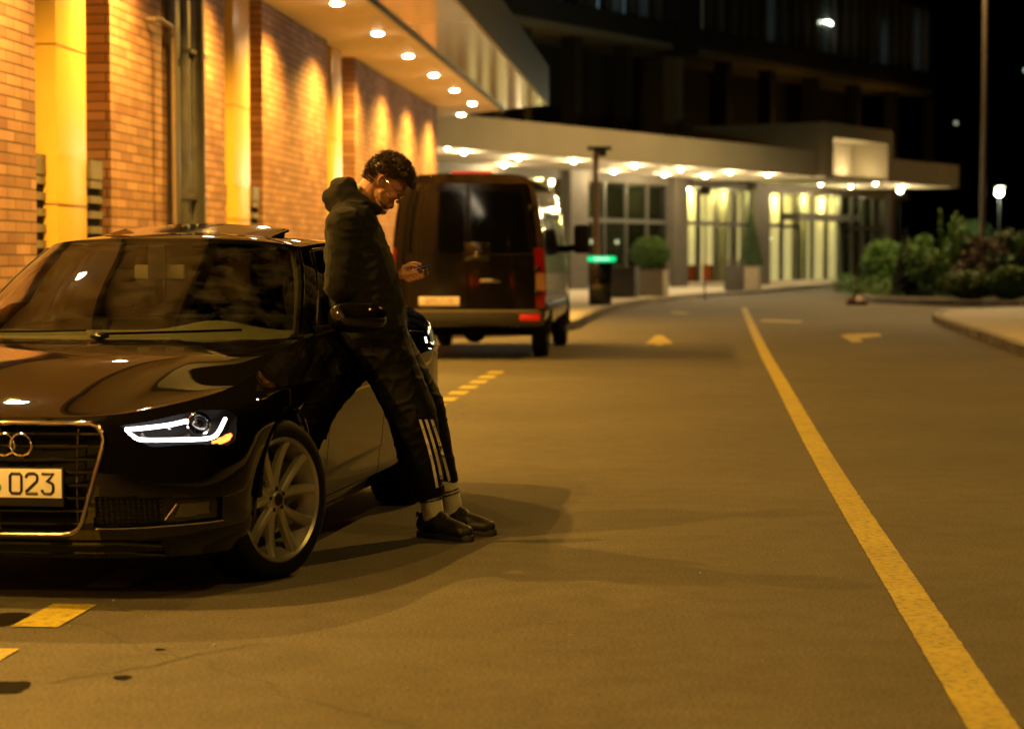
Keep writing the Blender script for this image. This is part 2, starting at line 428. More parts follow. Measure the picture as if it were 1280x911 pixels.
# doors
def door(name, t0, t1):
    P, m = shell(t0, t1, .04, .97, 7, .06, cut_nose=False, arches=(t1 > 12))
    for sg in (1, -1):
        mb = MB(); Q = P.copy(); Q[..., 0] *= sg; nu, nv = Q.shape[:2]
        mb.add([tuple(p) for p in Q.reshape(-1, 3)], [(i*nv+j, (i+1)*nv+j, (i+1)*nv+j+1, i*nv+j+1) for i in range(nu-1) for j in range(nv-1) if m[i, j]])
        d = mb.build(name, PAINT, car, ang=28, doubles=.0005)
        h = MB(); tm = t1-.33; p = S(np.linspace(tm-.22, tm+.1, 8), np.full(8, 5.35))
        h.tube([(sg*(q[0]+(.0 if k in (0, 7) else .032)), q[1], q[2]) for k, q in enumerate(p)], .011, 8)
        h.build('handle', PAINT, d)
door('front_door', 9.0, 11.13); door('rear_door', 11.15, 12.40)
# dark backing behind the panel gaps
g = MB(); T, Q = np.meshgrid(np.linspace(8.6, 12.8, 40), np.linspace(.3, 6.9, 20), indexing='ij'); P = S(T, Q); P[..., 0] -= .02
msk = np.ones((39, 19), bool); Pc = (P[:-1, :-1]+P[1:, 1:])/2
for wy, wz in WHEELS: msk &= np.hypot(Pc[..., 1]-wy, Pc[..., 2]-wz) > ARCH+.03
mirror_grid(g, P, msk); split_lr(g, 'door_aperture', MATTB, car)

# --- bonnet
def edge_h(t): return S(t, np.full_like(np.asarray(t, float), 7.0))
NU, NVv = 70, 40
hood = np.zeros((NU, NVv, 3))
for i in range(NU):
    u = i/(NU-1)
    s_t = 4.2+(8.75-4.2)*u
    Sp = edge_h(np.array([s_t]))[0]
    Cz = spline(np.array([[.702], [.776], [.836], [.882], [.914], [.936], [.948]]), np.array([u*6]))[0, 0]
    Cy = -.812+(.40+.812)*u
    for j in range(NVv):
        v = j/(NVv-1)
        y = Cy+(Sp[1]-Cy)*v**2.2; x = Sp[0]*v
        z = Cz+(Sp[2]-Cz)*v**3.2
        if u < .999:
            F = edge_h(np.array([min(4.2, 4.2*v)]))[0]
            w0 = (1-u)**6
            x = x*(1-w0)+F[0]*w0; y = y*(1-w0)+F[1]*w0; z = z*(1-w0)+F[2]*w0
        vc = .52+.22*u                                 # crease running from the grille corner to the pillar
        d = v-vc; z += .006*(math.exp(-(abs(d)/.10)**1.3 if d > 0 else d/.35))*min(1, (1-u)*6+.15)*min(1, u*5)
        hood[i, j] = (x, y, z+.001)
hb = MB(); mirror_grid(hb, hood); hb.build('bonnet', PAINT, car, ang=30, doubles=.0005)

# --- greenhouse
BEL = np.array([(0,.36,.950),(.30,.385,.950),(.55,.47,.952),(.70,.60,.955),(.770,.75,.962),(.802,.95,.968),(.812,1.4,.976),(.812,1.9,.985),(.802,2.35,.995),(.775,2.75,1.008),(.72,3.05,1.025),(.60,3.26,1.04),(.3,3.36,1.045),(0,3.38,1.045)])
TOP = np.array([(0,1.14,1.388),(.24,1.155,1.386),(.43,1.20,1.378),(.54,1.27,1.366),(.605,1.38,1.352),(.618,1.58,1.362),(.618,1.85,1.372),(.612,2.1,1.370),(.60,2.33,1.362),(.585,2.55,1.345),(.565,2.74,1.322),(.47,2.80,1.335),(.24,2.79,1.355),(0,2.785,1.358)])
def G(t, r, off=0.0):
    t, r = np.broadcast_arrays(np.asarray(t, float), np.asarray(r, float))
    A, B = spline(BEL, t), spline(TOP, t); P = A+(B-A)*r[..., None]
    bulge = .022*np.sin(PI*r)
    ctr = np.stack([np.zeros_like(t), np.clip(A[..., 1], 1.2, 2.4), P[..., 2]], -1); d = P-ctr; d[..., 2] = .35*np.linalg.norm(d[..., :2], axis=-1)
    d /= np.linalg.norm(d, axis=-1, keepdims=True)
    return P+d*(bulge+off)[..., None]
def gpatch(mb, t0, t1, r0, r1, nt=30, nr=16, off=0.0):
    T, Q = np.meshgrid(np.linspace(t0, t1, nt), np.linspace(r0, r1, nr), indexing='ij'); mirror_grid(mb, G(T, Q, np.full(T.shape, off))); return mb
gp = MB()
gpatch(gp, 3.80, 4.62, 0, 1, 12, 16)          # A pillar
gpatch(gp, 4.62, 9.55, .93, 1, 50, 3)         # rail above the doors
gpatch(gp, 9.55, 10.9, 0, 1, 20, 16)          # C pillar
gpatch(gp, 10.9, 13, 0, .06, 20, 3); gpatch(gp, 10.9, 13, .95, 1, 20, 3)
gpatch(gp, 4.62, 9.55, -.02, .05, 50, 3); gpatch(gp, 0, 3.8, .965, 1, 30, 3)
gp.build('pillar_frame', PAINT, car, ang=40, doubles=.0005)
gpatch(MB(), 0, 3.80, -.02, .965, 40, 24, .0).build('windscreen', WSGLASS, car)
fr = MB(); gpatch(fr, 3.66, 3.82, 0, .97, 4, 20, -.003); gpatch(fr, 0, 3.8, .955, .972, 30, 3, -.003); fr.build('windscreen_seal', MATTB, car)
gpatch(MB(), 10.9, 13, .06, .95, 24, 16).build('rear_window', SIDEGLASS, car)
for a, b in ((4.78, 6.62), (6.78, 8.72), (8.78, 9.5)): split_lr(gpatch(MB(), a, b, .05, .93, 16, 12, -.006), 'side_window', SIDEGLASS, car)
for a, b in ((4.62, 4.80), (6.60, 6.80), (8.70, 8.80)): split_lr(gpatch(MB(), a, b, .05, .93, 4, 12, -.003), 'window_post', GLOSSB, car)
tr = MB()
for sg in (1, -1):
    def gl(ts, rs, off): return [(sg*p[0], p[1], p[2]) for p in G(np.array(ts), np.array(rs), np.full(len(ts), off))]
    tr.tube(gl(np.linspace(4.72, 9.5, 40), [.04]*40, .006), .006, 6)
    tr.tube(gl(np.linspace(4.72, 9.5, 40), [.935]*40, .006), .005, 6)
    tr.tube(gl([4.72]*16, np.linspace(.04, .935, 16), .006), .005, 6)
    tr.tube(gl([3.86]*16, np.linspace(.02, .97, 16), .004), .0065, 6)
split_lr(tr, 'window_trim', CHROME, car)
# roof
nt_, nv_ = 150, 22; rg = np.zeros((nt_, nv_, 3)); tt = np.linspace(0, 13, nt_); RT = spline(TOP, tt)
for j in range(nv_):
    v = j/(nv_-1); c = np.stack([np.zeros(nt_), 1.95+(RT[:, 1]-1.95)*.55, np.zeros(nt_)], -1)
    q = RT*(1-v)+c*v; zc = 1.427-.055*((c[:, 1]-1.9)/.5)**2*.25
    q[:, 2] = RT[:, 2]+(zc-RT[:, 2])*(1-(1-v)**2.4); rg[:, j] = q
rb = MB(); mirror_grid(rb, rg); rb.build('roof', PAINT, car, ang=40, doubles=.0005)
# sunroof panel tilted up at its rear edge
sr = MB(); U, V = np.meshgrid(np.linspace(-1, 1, 24), np.linspace(0, 1, 12), indexing='ij')
X = U*.425; Y = 1.42+V*.46; Z = 1.413-.030*U**2+.012*np.sin(V*PI*.5)+V*.042
top = np.stack([X, Y, Z], -1); bot = top.copy(); bot[..., 2] -= .012
sr.grid(top); sr.grid(bot, flip=True)
sr.grid(np.stack([top[:, -1], bot[:, -1]], 1)); sr.grid(np.stack([top[0], bot[0]], 1)); sr.grid(np.stack([top[-1], bot[-1]], 1)); sr.grid(np.stack([top[:, 0], bot[:, 0]], 1))
sro = sr.build('sunroof', GLOSSB, car, doubles=.0005)
sw = MB()
for sg in (1, -1): sw.add([(sg*.40, 1.50, 1.40), (sg*.40, 1.88, 1.40), (sg*.40, 1.88, 1.443), (sg*.405, 1.50, 1.395), (sg*.405, 1.88, 1.395), (sg*.405, 1.88, 1.443)], [(0, 1, 2), (5, 4, 3), (0, 2, 5, 3), (1, 4, 5, 2)])
split_lr(sw, 'sunroof_seal', MATTB, car)
# boot lid
bl = MB(); B = np.zeros((20, 24, 3))
for i in range(20):
    u = i/19
    for j in range(24):
        v = j/23; e = spline(NETA[:, 7], np.array([13.7+(17-13.7)*v]))[0]; a = spline(BEL, np.array([10.2+2.8*v]))[0]
        B[i, j] = a+(e-a)*u; B[i, j, 2] += .012*math.sin(PI*u)
mirror_grid(bl, B); bl.build('boot_lid', PAINT, car, doubles=.0005)
# scuttle, wipers
sc_ = MB(); U, V = np.meshgrid(np.linspace(0, 1, 30), np.linspace(0, 1, 5), indexing='ij')
a = spline(BEL, U*4.1); hbk = hood[-1][(U[:, 0]*(NVv-1)).astype(int)]
Pp = np.stack([hbk*(1-k)+(a[:, 0])*k for k in np.linspace(0, 1, 5)], 1); Pp[..., 2] -= .018*np.sin(PI*np.linspace(0, 1, 5))+.006
mirror_grid(sc_, Pp); sc_.build('scuttle', BLACKP, car)
for (x0, x1, yy) in ((-.02, .56, 0), (-.62, -.10, 0)):
    wb = MB(); pts = []
    for k in range(14):
        x = x0+(x1-x0)*k/13; t = np.interp(abs(x), BEL[:5, 0], range(5)); p = G(np.array([t]), np.array([.045+.03*k/13]), np.array([.012]))[0]; pts.append((x, p[1], p[2]))
    wb.tube(pts, .006, 6); wb.sphere((x0, pts[0][1]-.03, pts[0][2]-.01), (.045, .02, .014)); wb.tube([(x0, pts[0][1]-.03, pts[0][2]), pts[5]], .006, 6)
    wb.build('wiper', GLOSSB, car)

# --- grille
def nose_y(x, z):                    # y of the nose surface at x,z
    t = np.interp(abs(x), [0, .25, .45, .62, .76], [0, 1, 2, 3, 4]); r = np.interp(z, NETA[1, :, 2], range(8)); return float(S(np.array([t]), np.array([r]))[0, 1])
def hexpath(k=1.0, n=6, off=0.0):
    full = GR[1:-1]; pts = [(0, .682)]+full+[(0, .266)]; out = []
    for a, b in zip(pts[:-1], pts[1:]):
        for q in range(n): out.append((a[0]+(b[0]-a[0])*q/n, a[1]+(b[1]-a[1])*q/n))
    out.append(pts[-1]); out = [(x*k, .485+(z-.485)*k) for x, z in out]
    loop = out+[(-x, z) for x, z in out[-2:0:-1]]
    return [(x, nose_y(x, z)+off, z) for x, z in loop]
gr = MB(); gr.tube(hexpath(1.0, 6, -.004), .0095, 10, closed=True); gr.build('grille_frame', DCHROME, car)
hp = hexpath(.97, 6, .0); back = [(p[0], p[1]+.06, p[2]) for p in hp]
gi = MB(); gi.grid([hp, back], closed_v=True)
n = len(back); gi.add(back+[(0, -.80, .485)], [(i, (i+1) % n, n) for i in range(n)]); gi.build('grille_backing', MATTB, car)
gs = MB()
def halfw(z):
    return np.interp(z, [.268, .29, .318, .59, .622, .65, .682], [.25, .312, .328, .402, .407, .398, .35])*.96
for z in (.645, .597, .549, .501, .453, .405, .357, .309):
    wv = halfw(z); pts = [(x, nose_y(x, z)+.018, z) for x in np.linspace(-wv, wv, 25)]
    for yo, zo, rr in ((0, 0, .0055), (.012, -.003, .0055)): gs.tube([(p[0], p[1]+yo, p[2]+zo) for p in pts], rr, 6)
gv = gs
for x in np.linspace(-.30, .30, 3):
    zt = .66 if abs(x) < .4 else .6; zb = np.interp(abs(x), [0, .3, .345, .42], [.285, .285, .33, .58]); gv.tube([(x, nose_y(x, z)+.032, z) for z in np.linspace(zb, zt, 8)], .004, 4)
gv.build('grille_slats', GLOSSB, car)
em = MB()
for k in range(4):
    cx = -.102+.068*k
    em.tube([(cx+.041*math.cos(a), nose_y(0, .605)-.008-.003*(k % 2), .605+.041*math.sin(a)) for a in np.linspace(0, 2*PI, 33)[:-1]], .0052, 8, closed=True)
em.build('ring_emblem', CHROME, car)
# number plate
PLW = mat('plate_white', (.78, .76, .70), .35, var=.04); PLI = mat('plate_ink', (.01, .01, .01), .5); PLG = mat('plate_green', (.05, .35, .08), .5); PLGY = mat('plate_grey', (.4, .4, .38), .5)
py0 = nose_y(0, .46)-.014
plo = MB().box((-.262, py0, .408), (.262, py0+.012, .516), b=.004).build('number_plate', PLW, car)
plo2 = MB().box((-.268, py0+.004, .376), (.268, py0+.022, .521), b=.004).build('plate_holder', BLACKP, car)
def front_text(s, x, z, size, m, y, par, sx=.8, bold=0.0):
    return text_mesh('lettering', s, size, m, par, Matrix.Translation((x, y, z)) @ Matrix.Rotation(PI/2, 4, 'X'), .0006, sx=sx, bold=bold)
# stencil-like numerals as stroked paths 
def stroke(mb, pts, x, z, w, h, y, r): mb.tube([(x+p[0]*w, y, z+p[1]*h) for p in pts], r, 6)
nm = MB(); DW, DH = .044, .074; zc = .425
O_ = [(0.15,0),(.85,0),(1,.12),(1,.88),(.85,1),(.15,1),(0,.88),(0,.12),(.15,0)]
T_ = [(0,.80),(.06,.93),(.25,1),(.75,1),(.95,.92),(1,.78),(.95,.62),(0,.10),(0,0),(1,0)]
H_ = [(0,1),(1,1),(.42,.60),(.72,.58),(.95,.48),(1,.30),(.95,.10),(.75,0),(.25,0),(.05,.08),(0,.2)]
for gph, x in ((O_, .062), (T_, .124), (H_, .186)): stroke(nm, gph, x, zc, DW, DH, py0-.001, .0055)
nm.build('plate_numerals', PLI, plo)
gm = MB(); gm.tube([(.012+.013*math.cos(a), py0-.001, .446+.013*math.sin(a)) for a in np.linspace(0, 2*PI, 25)[:-1]], .0032, 6, closed=True); gm.build('plate_seal', PLG, plo)
g2 = MB(); g2.tube([(.004, py0-.001, .485), (.018, py0-.001, .49), (.006, py0-.001, .478)], .002, 5); g2.build('plate_mark', PLGY, plo)

# --- headlights: recess, light strips, projector, clear lens
HLW = emit_mat('led_strip', (1.0, .93, .9), 14); HLO = emit_mat('indicator_amber', (1.0, .20, .03), 5)
HLBODY = mat('lamp_reflector', (.35, .34, .32), .2, metal=.9, rvar=.1)
def poly_patch(q, off, shrink=1.0, step=.035):
    """filled patch over polygon q in (t,r) parameter space"""
    q = np.array(q); c = q.mean(0); q = c+(q-c)*shrink
    t0, r0 = q.min(0); t1, r1 = q.max(0); ts = np.arange(t0-step, t1+2*step, step); rs = np.arange(r0-step*2, r1+3*step*2, step*2)
    vs_, fs_ = [], []
    T, Q = np.meshgrid(ts, rs, indexing='ij'); P = S(T, Q); N = Sn(T, Q); sg = np.sign(N[..., 0:1]-N[..., 1:2]); P = P+N*np.where(sg == 0, 1, sg)*off
    nv = len(rs)
    for i in range(len(ts)-1):
        for j in range(nv-1):
            if in_poly((ts[i]+ts[i+1])/2, (rs[j]+rs[j+1])/2, [tuple(p) for p in q]): fs_.append((i*nv+j, (i+1)*nv+j, (i+1)*nv+j+1, i*nv+j+1))
    return P.reshape(-1, 3), fs_
def clean(mb):
    used = sorted({i for f in mb.f for i in f}); mp = {a: b for b, a in enumerate(used)}
    mb.v = [mb.v[i] for i in used]; mb.f = [tuple(mp[i] for i in f) for f in mb.f]; return mb
def side_copy(V, sg): return [(sg*p[0], p[1], p[2]) for p in V]
for sg in (1, -1):
    V, F = poly_patch(HLq, .002, 1.03, .03)
    hlo = clean(MB().add(side_copy(V, sg), F)).build('headlight', LENS, car)
    V, F = poly_patch(HLq, -.05, 1.0, .03)
    mb = clean(MB().add(side_copy(V, sg), F))
    rim, q = path_on(HL_PIX+[HL_PIX[0]], 3, .0); rim2, _ = path_on(HL_PIX+[HL_PIX[0]], 3, -.052)
    mb.grid([side_copy(rim, sg), side_copy(rim2, sg)]); mb.build('lamp_housing', MATTB, hlo)
    up, _ = path_on([(157,536),(185,533),(215,529),(235,524)], 5, -.008, True)
    lo, _ = path_on([(157,536),(167,545),(180,549),(215,549),(250,548),(268,545),(277,536),(283,522)], 5, -.008, True)
    st = MB(); st.tube(side_copy(up, sg), .0072, 8); st.tube(side_copy(lo, sg), .0072, 8); st.build('light_strip', HLW, hlo)
    am, _ = path_on([(268,552),(282,549),(291,543)], 5, -.010, True)
    st = MB(); st.tube(side_copy(am, sg), [.006]*3+[.013]*6+[.008]*2, 8); st.build('indicator', HLO, hlo)
    pj, _ = path_on([(253,524),(254,524)], 1, -.03); pj = pj[0]
    pr = MB(); Mx = Matrix.Translation((sg*pj[0], pj[1], pj[2])) @ Matrix.Rotation(sg*R(12), 4, 'Z')
    pr.lathe([(.044, .01), (.046, -.012), (.040, -.014), (.037, .0)], 28, 'y', Mx, True); pr.build('lamp_bezel', CHROME, hlo)
    MB().sphere((0, 0, 0), (.037, .022, .037), 24, 14, Mx).build('projector', glass_mat('projector_glass%d' % sg, (.25, .25, .25), 2.0), hlo)
    MB().lathe([(.0, .03), (.03, .028), (.036, .02)], 20, 'y', Mx).build('projector_back', HLBODY, hlo)
    inn, _ = path_on([(178,539),(186,545),(226,545),(240,540)], 6, -.03, True)
    MB().tube(side_copy(inn, sg), .008, 6).build('lamp_reflector', HLBODY, hlo)
    # lower side intake with fog lamp
    V, F = poly_patch(FOGq, -.035, 1.05, .04); fg = clean(MB().add(side_copy(V, sg), F)).build('fog_intake', BLACKP, car)
    rim, q = path_on(FOG_PIX+[FOG_PIX[0]], 4, .0); rim2, _ = path_on(FOG_PIX+[FOG_PIX[0]], 4, -.037)
    MB().grid([side_copy(rim, sg), side_copy(rim2, sg)]).build('intake_rim', PAINT, fg)
    ms = MB()
    for yv in range(626, 660, 5):
        ms.tube(side_copy(path_on([(122, yv), (176, yv-1), (204, yv-2)], 5, -.015)[0], sg), .0028, 5)
    for xv in range(124, 206, 7): ms.tube(side_copy(path_on([(xv, 623), (xv+3, 657)], 4, -.017)[0], sg), .0022, 4)
    ms.build('intake_mesh', GLOSSB, fg)
    V, F = poly_patch([onbody(*p) for p in ((220, 628), (236, 625), (274, 624), (275, 646), (212, 652), (208, 650))], -.012, 1, .03)
    clean(MB().add(side_copy(V, sg), F)).build('fog_lamp', glass_mat('fog_glass%d' % sg, (.6, .6, .55), 1.2), fg)
    V, F = poly_patch([onbody(*p) for p in ((228, 631), (268, 628), (268, 643), (222, 648))], -.03, 1, .03)
    clean(MB().add(side_copy(V, sg), F)).build('fog_reflector', HLBODY, fg)
    MB().tube(side_copy(path_on([(120, 660), (160, 660), (215, 656), (278, 649)], 6, .004)[0], sg), .0035, 6).build('intake_trim', CHROME, fg)
    MB().tube(side_copy(path_on([(207, 650), (221, 630)], 4, -.006)[0], sg), .003, 6).build('intake_blade', CHROME, fg)
# lower lip lines
lp = MB()
for z, yo, rr in ((.235, -.012, .008), (.195, -.0, .006)):
    lp.tube([(x, nose_y(x, z)+yo+.004, z-.02*max(0, (abs(x)-.45)/.2)) for x in np.linspace(-.6, .6, 30)], rr, 6)
lp.build('front_lip', GLOSSB, car)
ub = MB(); ub.box((-.74, -.45, .18), (.74, 3.5, .24)); ub.box((-.60, -.6, .24), (.60, .45, .60)); ub.box((-.60, 2.4, .24), (.60, 3.4, .70)); ub.build('underbody', MATTB, car)
# wheel wells
for wy, wz in WHEELS:
    ww = MB()
    for sg in (1, -1):
        P = [[(sg*x, wy+math.cos(a)*(ARCH+.004), wz+math.sin(a)*(ARCH+.004)) for x in (.58, .885 if math.sin(a) > .1 else .80)] for a in np.linspace(-.25, PI+.25, 40)]
        ww.grid(P); ww.add([(sg*.58, wy+math.cos(a)*ARCH, wz+math.sin(a)*ARCH) for a in np.linspace(-.4, PI+.4, 40)], [tuple(range(40))])
    split_lr(ww, 'wheel_well', MATTB, car)

# --- wheels (axis along x, outer face towards +x)
def make_wheel():
    root = bpy.data.objects.new('wheel', None); link(root, car)
    ty = MB(); w2 = .1125
    prof = [(.235,-w2+.01),(.262,-w2),(.295,-w2-.002),(.318,-w2+.012),(.327,-w2+.03),(.329,-.04),(.329,.04),(.327,w2-.03),(.318,w2-.012),(.295,w2+.002),(.262,w2),(.235,w2-.01)]
    ty.lathe(prof, 64, 'x'); ty.build('tyre', RUBBER, root)
    rm = MB()
    rm.lathe([(.250, w2-.012),(.254, w2-.002),(.246, w2+.003),(.236, w2-.006),(.229, w2-.03),(.212, w2-.06),(.206, -.09)], 64, 'x')
    for k in range(5):
        a0 = 2*PI*k/5+.30
        for s_ in (-1, 1):
            pts = []
            for q in range(9):
                u = q/8; rad = .045+.189*u; aa = a0+s_*(.14+.20*u**1.0*1.0)*(1 if u > 0 else 1)
                aa = a0+s_*(.34*math.pow(u, .7)+.10*(1-u))
                pts.append((w2-.030+.022*u*u-.006*math.sin(PI*u), rad, aa, .0175+.004*(1-u)+.005*u))
            P = []
            for xx, rad, aa, hw in pts:
                c, s2 = math.cos(aa), math.sin(aa); row = []
                for (o1, o2) in ((-1, -.022), (-.8, -.003), (-.35, .003), (.35, .003), (.8, -.003), (1, -.022)):
                    row.append((xx+o2, rad*c-o1*hw*s2, rad*s2+o1*hw*c))
                P.append(row)
            rm.grid(P)
    rm.lathe([(.0, w2-.022), (.030, w2-.022), (.034, w2-.028), (.058, w2-.036), (.066, w2-.05), (.068, w2-.075)], 32, 'x')
    rm.build('rim', ALLOY, root, ang=30)
    inn = MB(); inn.lathe([(.20, -.09), (.218, -.04), (.222, .05)], 48, 'x'); inn.lathe([(.0, -.02), (.21, -.03)], 40, 'x'); inn.build('rim_barrel', DALLOY, root)
    bd = MB(); bd.lathe([(.0, .02), (.155, .02), (.155, .0), (.0, .0)], 40, 'x'); bd.box((-.01, .07, .04), (.045, .15, .13), b=.01); bd.build('brake_disc', IRON, root)
    hub = MB(); hub.lathe([(0, w2-.019), (.024, w2-.019), (.027, w2-.023)], 24, 'x')
    for k in range(5):
        a = 2*PI*k/5+.3; hub.cyl((w2-.045, .046*math.cos(a), .046*math.sin(a)), (w2-.027, .046*math.cos(a), .046*math.sin(a)), .009, n=8)
    hub.build('hub_cap', DALLOY, root)
    return root
wh = make_wheel(); STEER = R(-22)
pos = [((.782, -.01, .322), STEER), ((-.785, 0, .325), PI+STEER), ((.785, 2.808, .325), 0), ((-.785, 2.808, .325), PI)]
for k, (p, rz) in enumerate(pos):
    o = wh if k == 0 else copy_tree(wh, car)
    o.location = p; o.rotation_euler = (0, 0, rz)
    if k == 0: o.rotation_euler = (R(8), 0, rz)

# --- door mirrors
for sg in (1, -1):
    mm = MB(); c = (sg*.985, .90, 1.035)
    V = []
    bmx = bmesh.new(); bmesh.ops.create_uvsphere(bmx, u_segments=28, v_segments=18, radius=1)
    for v in bmx.verts:
        x, y, z = v.co; k = lambda a, p: math.copysign(abs(a)**p, a)
        x, z = k(x, .75)*.125, k(z, .72)*.068; y = k(y, .8)*.075*(1 if y < 0 else .35)
        z *= 1-.18*(sg*x/.125*.5+.5)*0
        v.co = (c[0]+x, c[1]+y+sg*x*.25, c[2]+z)
    mm.bm(bmx); mm.tube([(sg*.80, .86, .965), (sg*.87, .88, .985), (sg*.93, .90, 1.0)], [.03, .022, .026], 10)
    mo = mm.build('door_mirror', PAINT, car, ang=60)
    MB().box((c[0]-.10, c[1]+.028, c[2]-.05), (c[0]+.10, c[1]+.031, c[2]+.05), Matrix.Translation(Vector(c)) @ Matrix.Rotation(sg*R(14), 4, 'Z') @ Matrix.Translation(-Vector(c)), b=.001).build('mirror_glass', CHROME, mo)
# --- tail lamps
TL = emit_mat('tail_red', (1, .02, .01), 14)
for sg in (1, -1):
    V, F = [], []
    T, Q = np.meshgrid(np.linspace(14.75, 15.9, 16), np.linspace(4.6, 6.1, 8), indexing='ij'); P = S(T, Q); P[..., 1] += .006; P[..., 0] += .004
    P[..., 0] *= sg; tlo = MB().grid(P).build('tail_lamp', mat('tail_lens', (.25, .01, .01), .1, coat=1), car)
    T, Q = np.meshgrid(np.linspace(15.3, 15.85, 8), np.linspace(4.8, 5.1, 3), indexing='ij'); P = S(T, Q); P[..., 1] += .012; P[..., 0] *= sg
    MB().grid(P).build('tail_strip', TL, tlo)
# --- cabin
db = MB(); U, V = np.meshgrid(np.linspace(-1, 1, 40), np.linspace(0, 1, 12), indexing='ij')
Z = .925+.05*np.sin(V*PI*.6)+.045*np.exp(-((U-.48)/.24)**2)*np.clip(V*1.6-.2, 0, 1); Yd = .40+.30*np.abs(U)**2.2*.6+V*(.52-.12*np.abs(U)**2)
db.grid(np.stack([U*.72, Yd, Z], -1)); db.box((-.7, .86, .55), (.7, .93, .93)); db.build('dashboard', DASHM, car)
for x in (-.37, .37):
    s_ = MB(); s_.box((x-.25, 1.3, .32), (x+.25, 1.85, .50), b=.05); s_.box((x-.24, 1.78, .45), (x+.24, 1.92, 1.02), Matrix.Translation((x, 1.8, .45)) @ Matrix.Rotation(R(-14), 4, 'X') @ Matrix.Translation((-x, -1.8, -.45)), b=.05)
    s_.box((x-.12, 1.93, 1.06), (x+.12, 2.03, 1.25), b=.04); s_.build('seat', SEATM, car)
MB().box((-.6, 2.5, .35), (.6, 2.75, 1.0), b=.06).build('rear_bench', SEATM, car)
swm = MB(); Ms = Matrix.Translation((.37, 1.08, .90)) @ Matrix.Rotation(R(65), 4, 'X')
swm.tube([Ms @ Vector((.185*math.cos(a), .185*math.sin(a), 0)) for a in np.linspace(0, 2*PI, 33)[:-1]], .015, 8, closed=True)
for a in (0, PI, -PI/2): swm.tube([Ms @ Vector((0, 0, -.02)), Ms @ Vector((.18*math.cos(a), .18*math.sin(a), 0))], .018, 6)
swm.sphere(Ms @ Vector((0, 0, -.01)), .06); swm.build('steering_wheel', MATTB, car)
rv = MB(); rv.box((-.12, 1.13, 1.20), (.12, 1.16, 1.268), b=.012); rv.build('rear_view_mirror', mat('mirror_back', (.30,.29,.22), .5, var=.05), car); MB().box((-.045, 1.09, 1.20), (.045, 1.128, 1.36), b=.015).build('mirror_mount', BLACKP, car)
vz = MB()
for x in (-.33, .33): vz.box((x-.2, 1.22, 1.335), (x+.2, 1.36, 1.35), b=.005)
vz.build('sun_visor', mat('visor_cloth', (.35, .34, .26), .8, var=.05), car)
# pale inner lining of the pillars
lin = MB(); gpatch(lin, 3.72, 4.55, .05, .98, 6, 16, -.03); gpatch(lin, 9.6, 10.8, .05, .95, 8, 12, -.03); gpatch(lin, 6.6, 6.8, .03, .95, 3, 12, -.03); split_lr(lin, 'pillar_lining', mat('lining_cloth', (.4, .38, .27), .8, var=.05), car)
hl2 = MB(); q = rg.copy(); q[..., 2] -= .035; q[..., 0] *= .96; mirror_grid(hl2, q); hl2.build('headlining', mat('headliner', (.2, .19, .14), .9, var=.05), car)
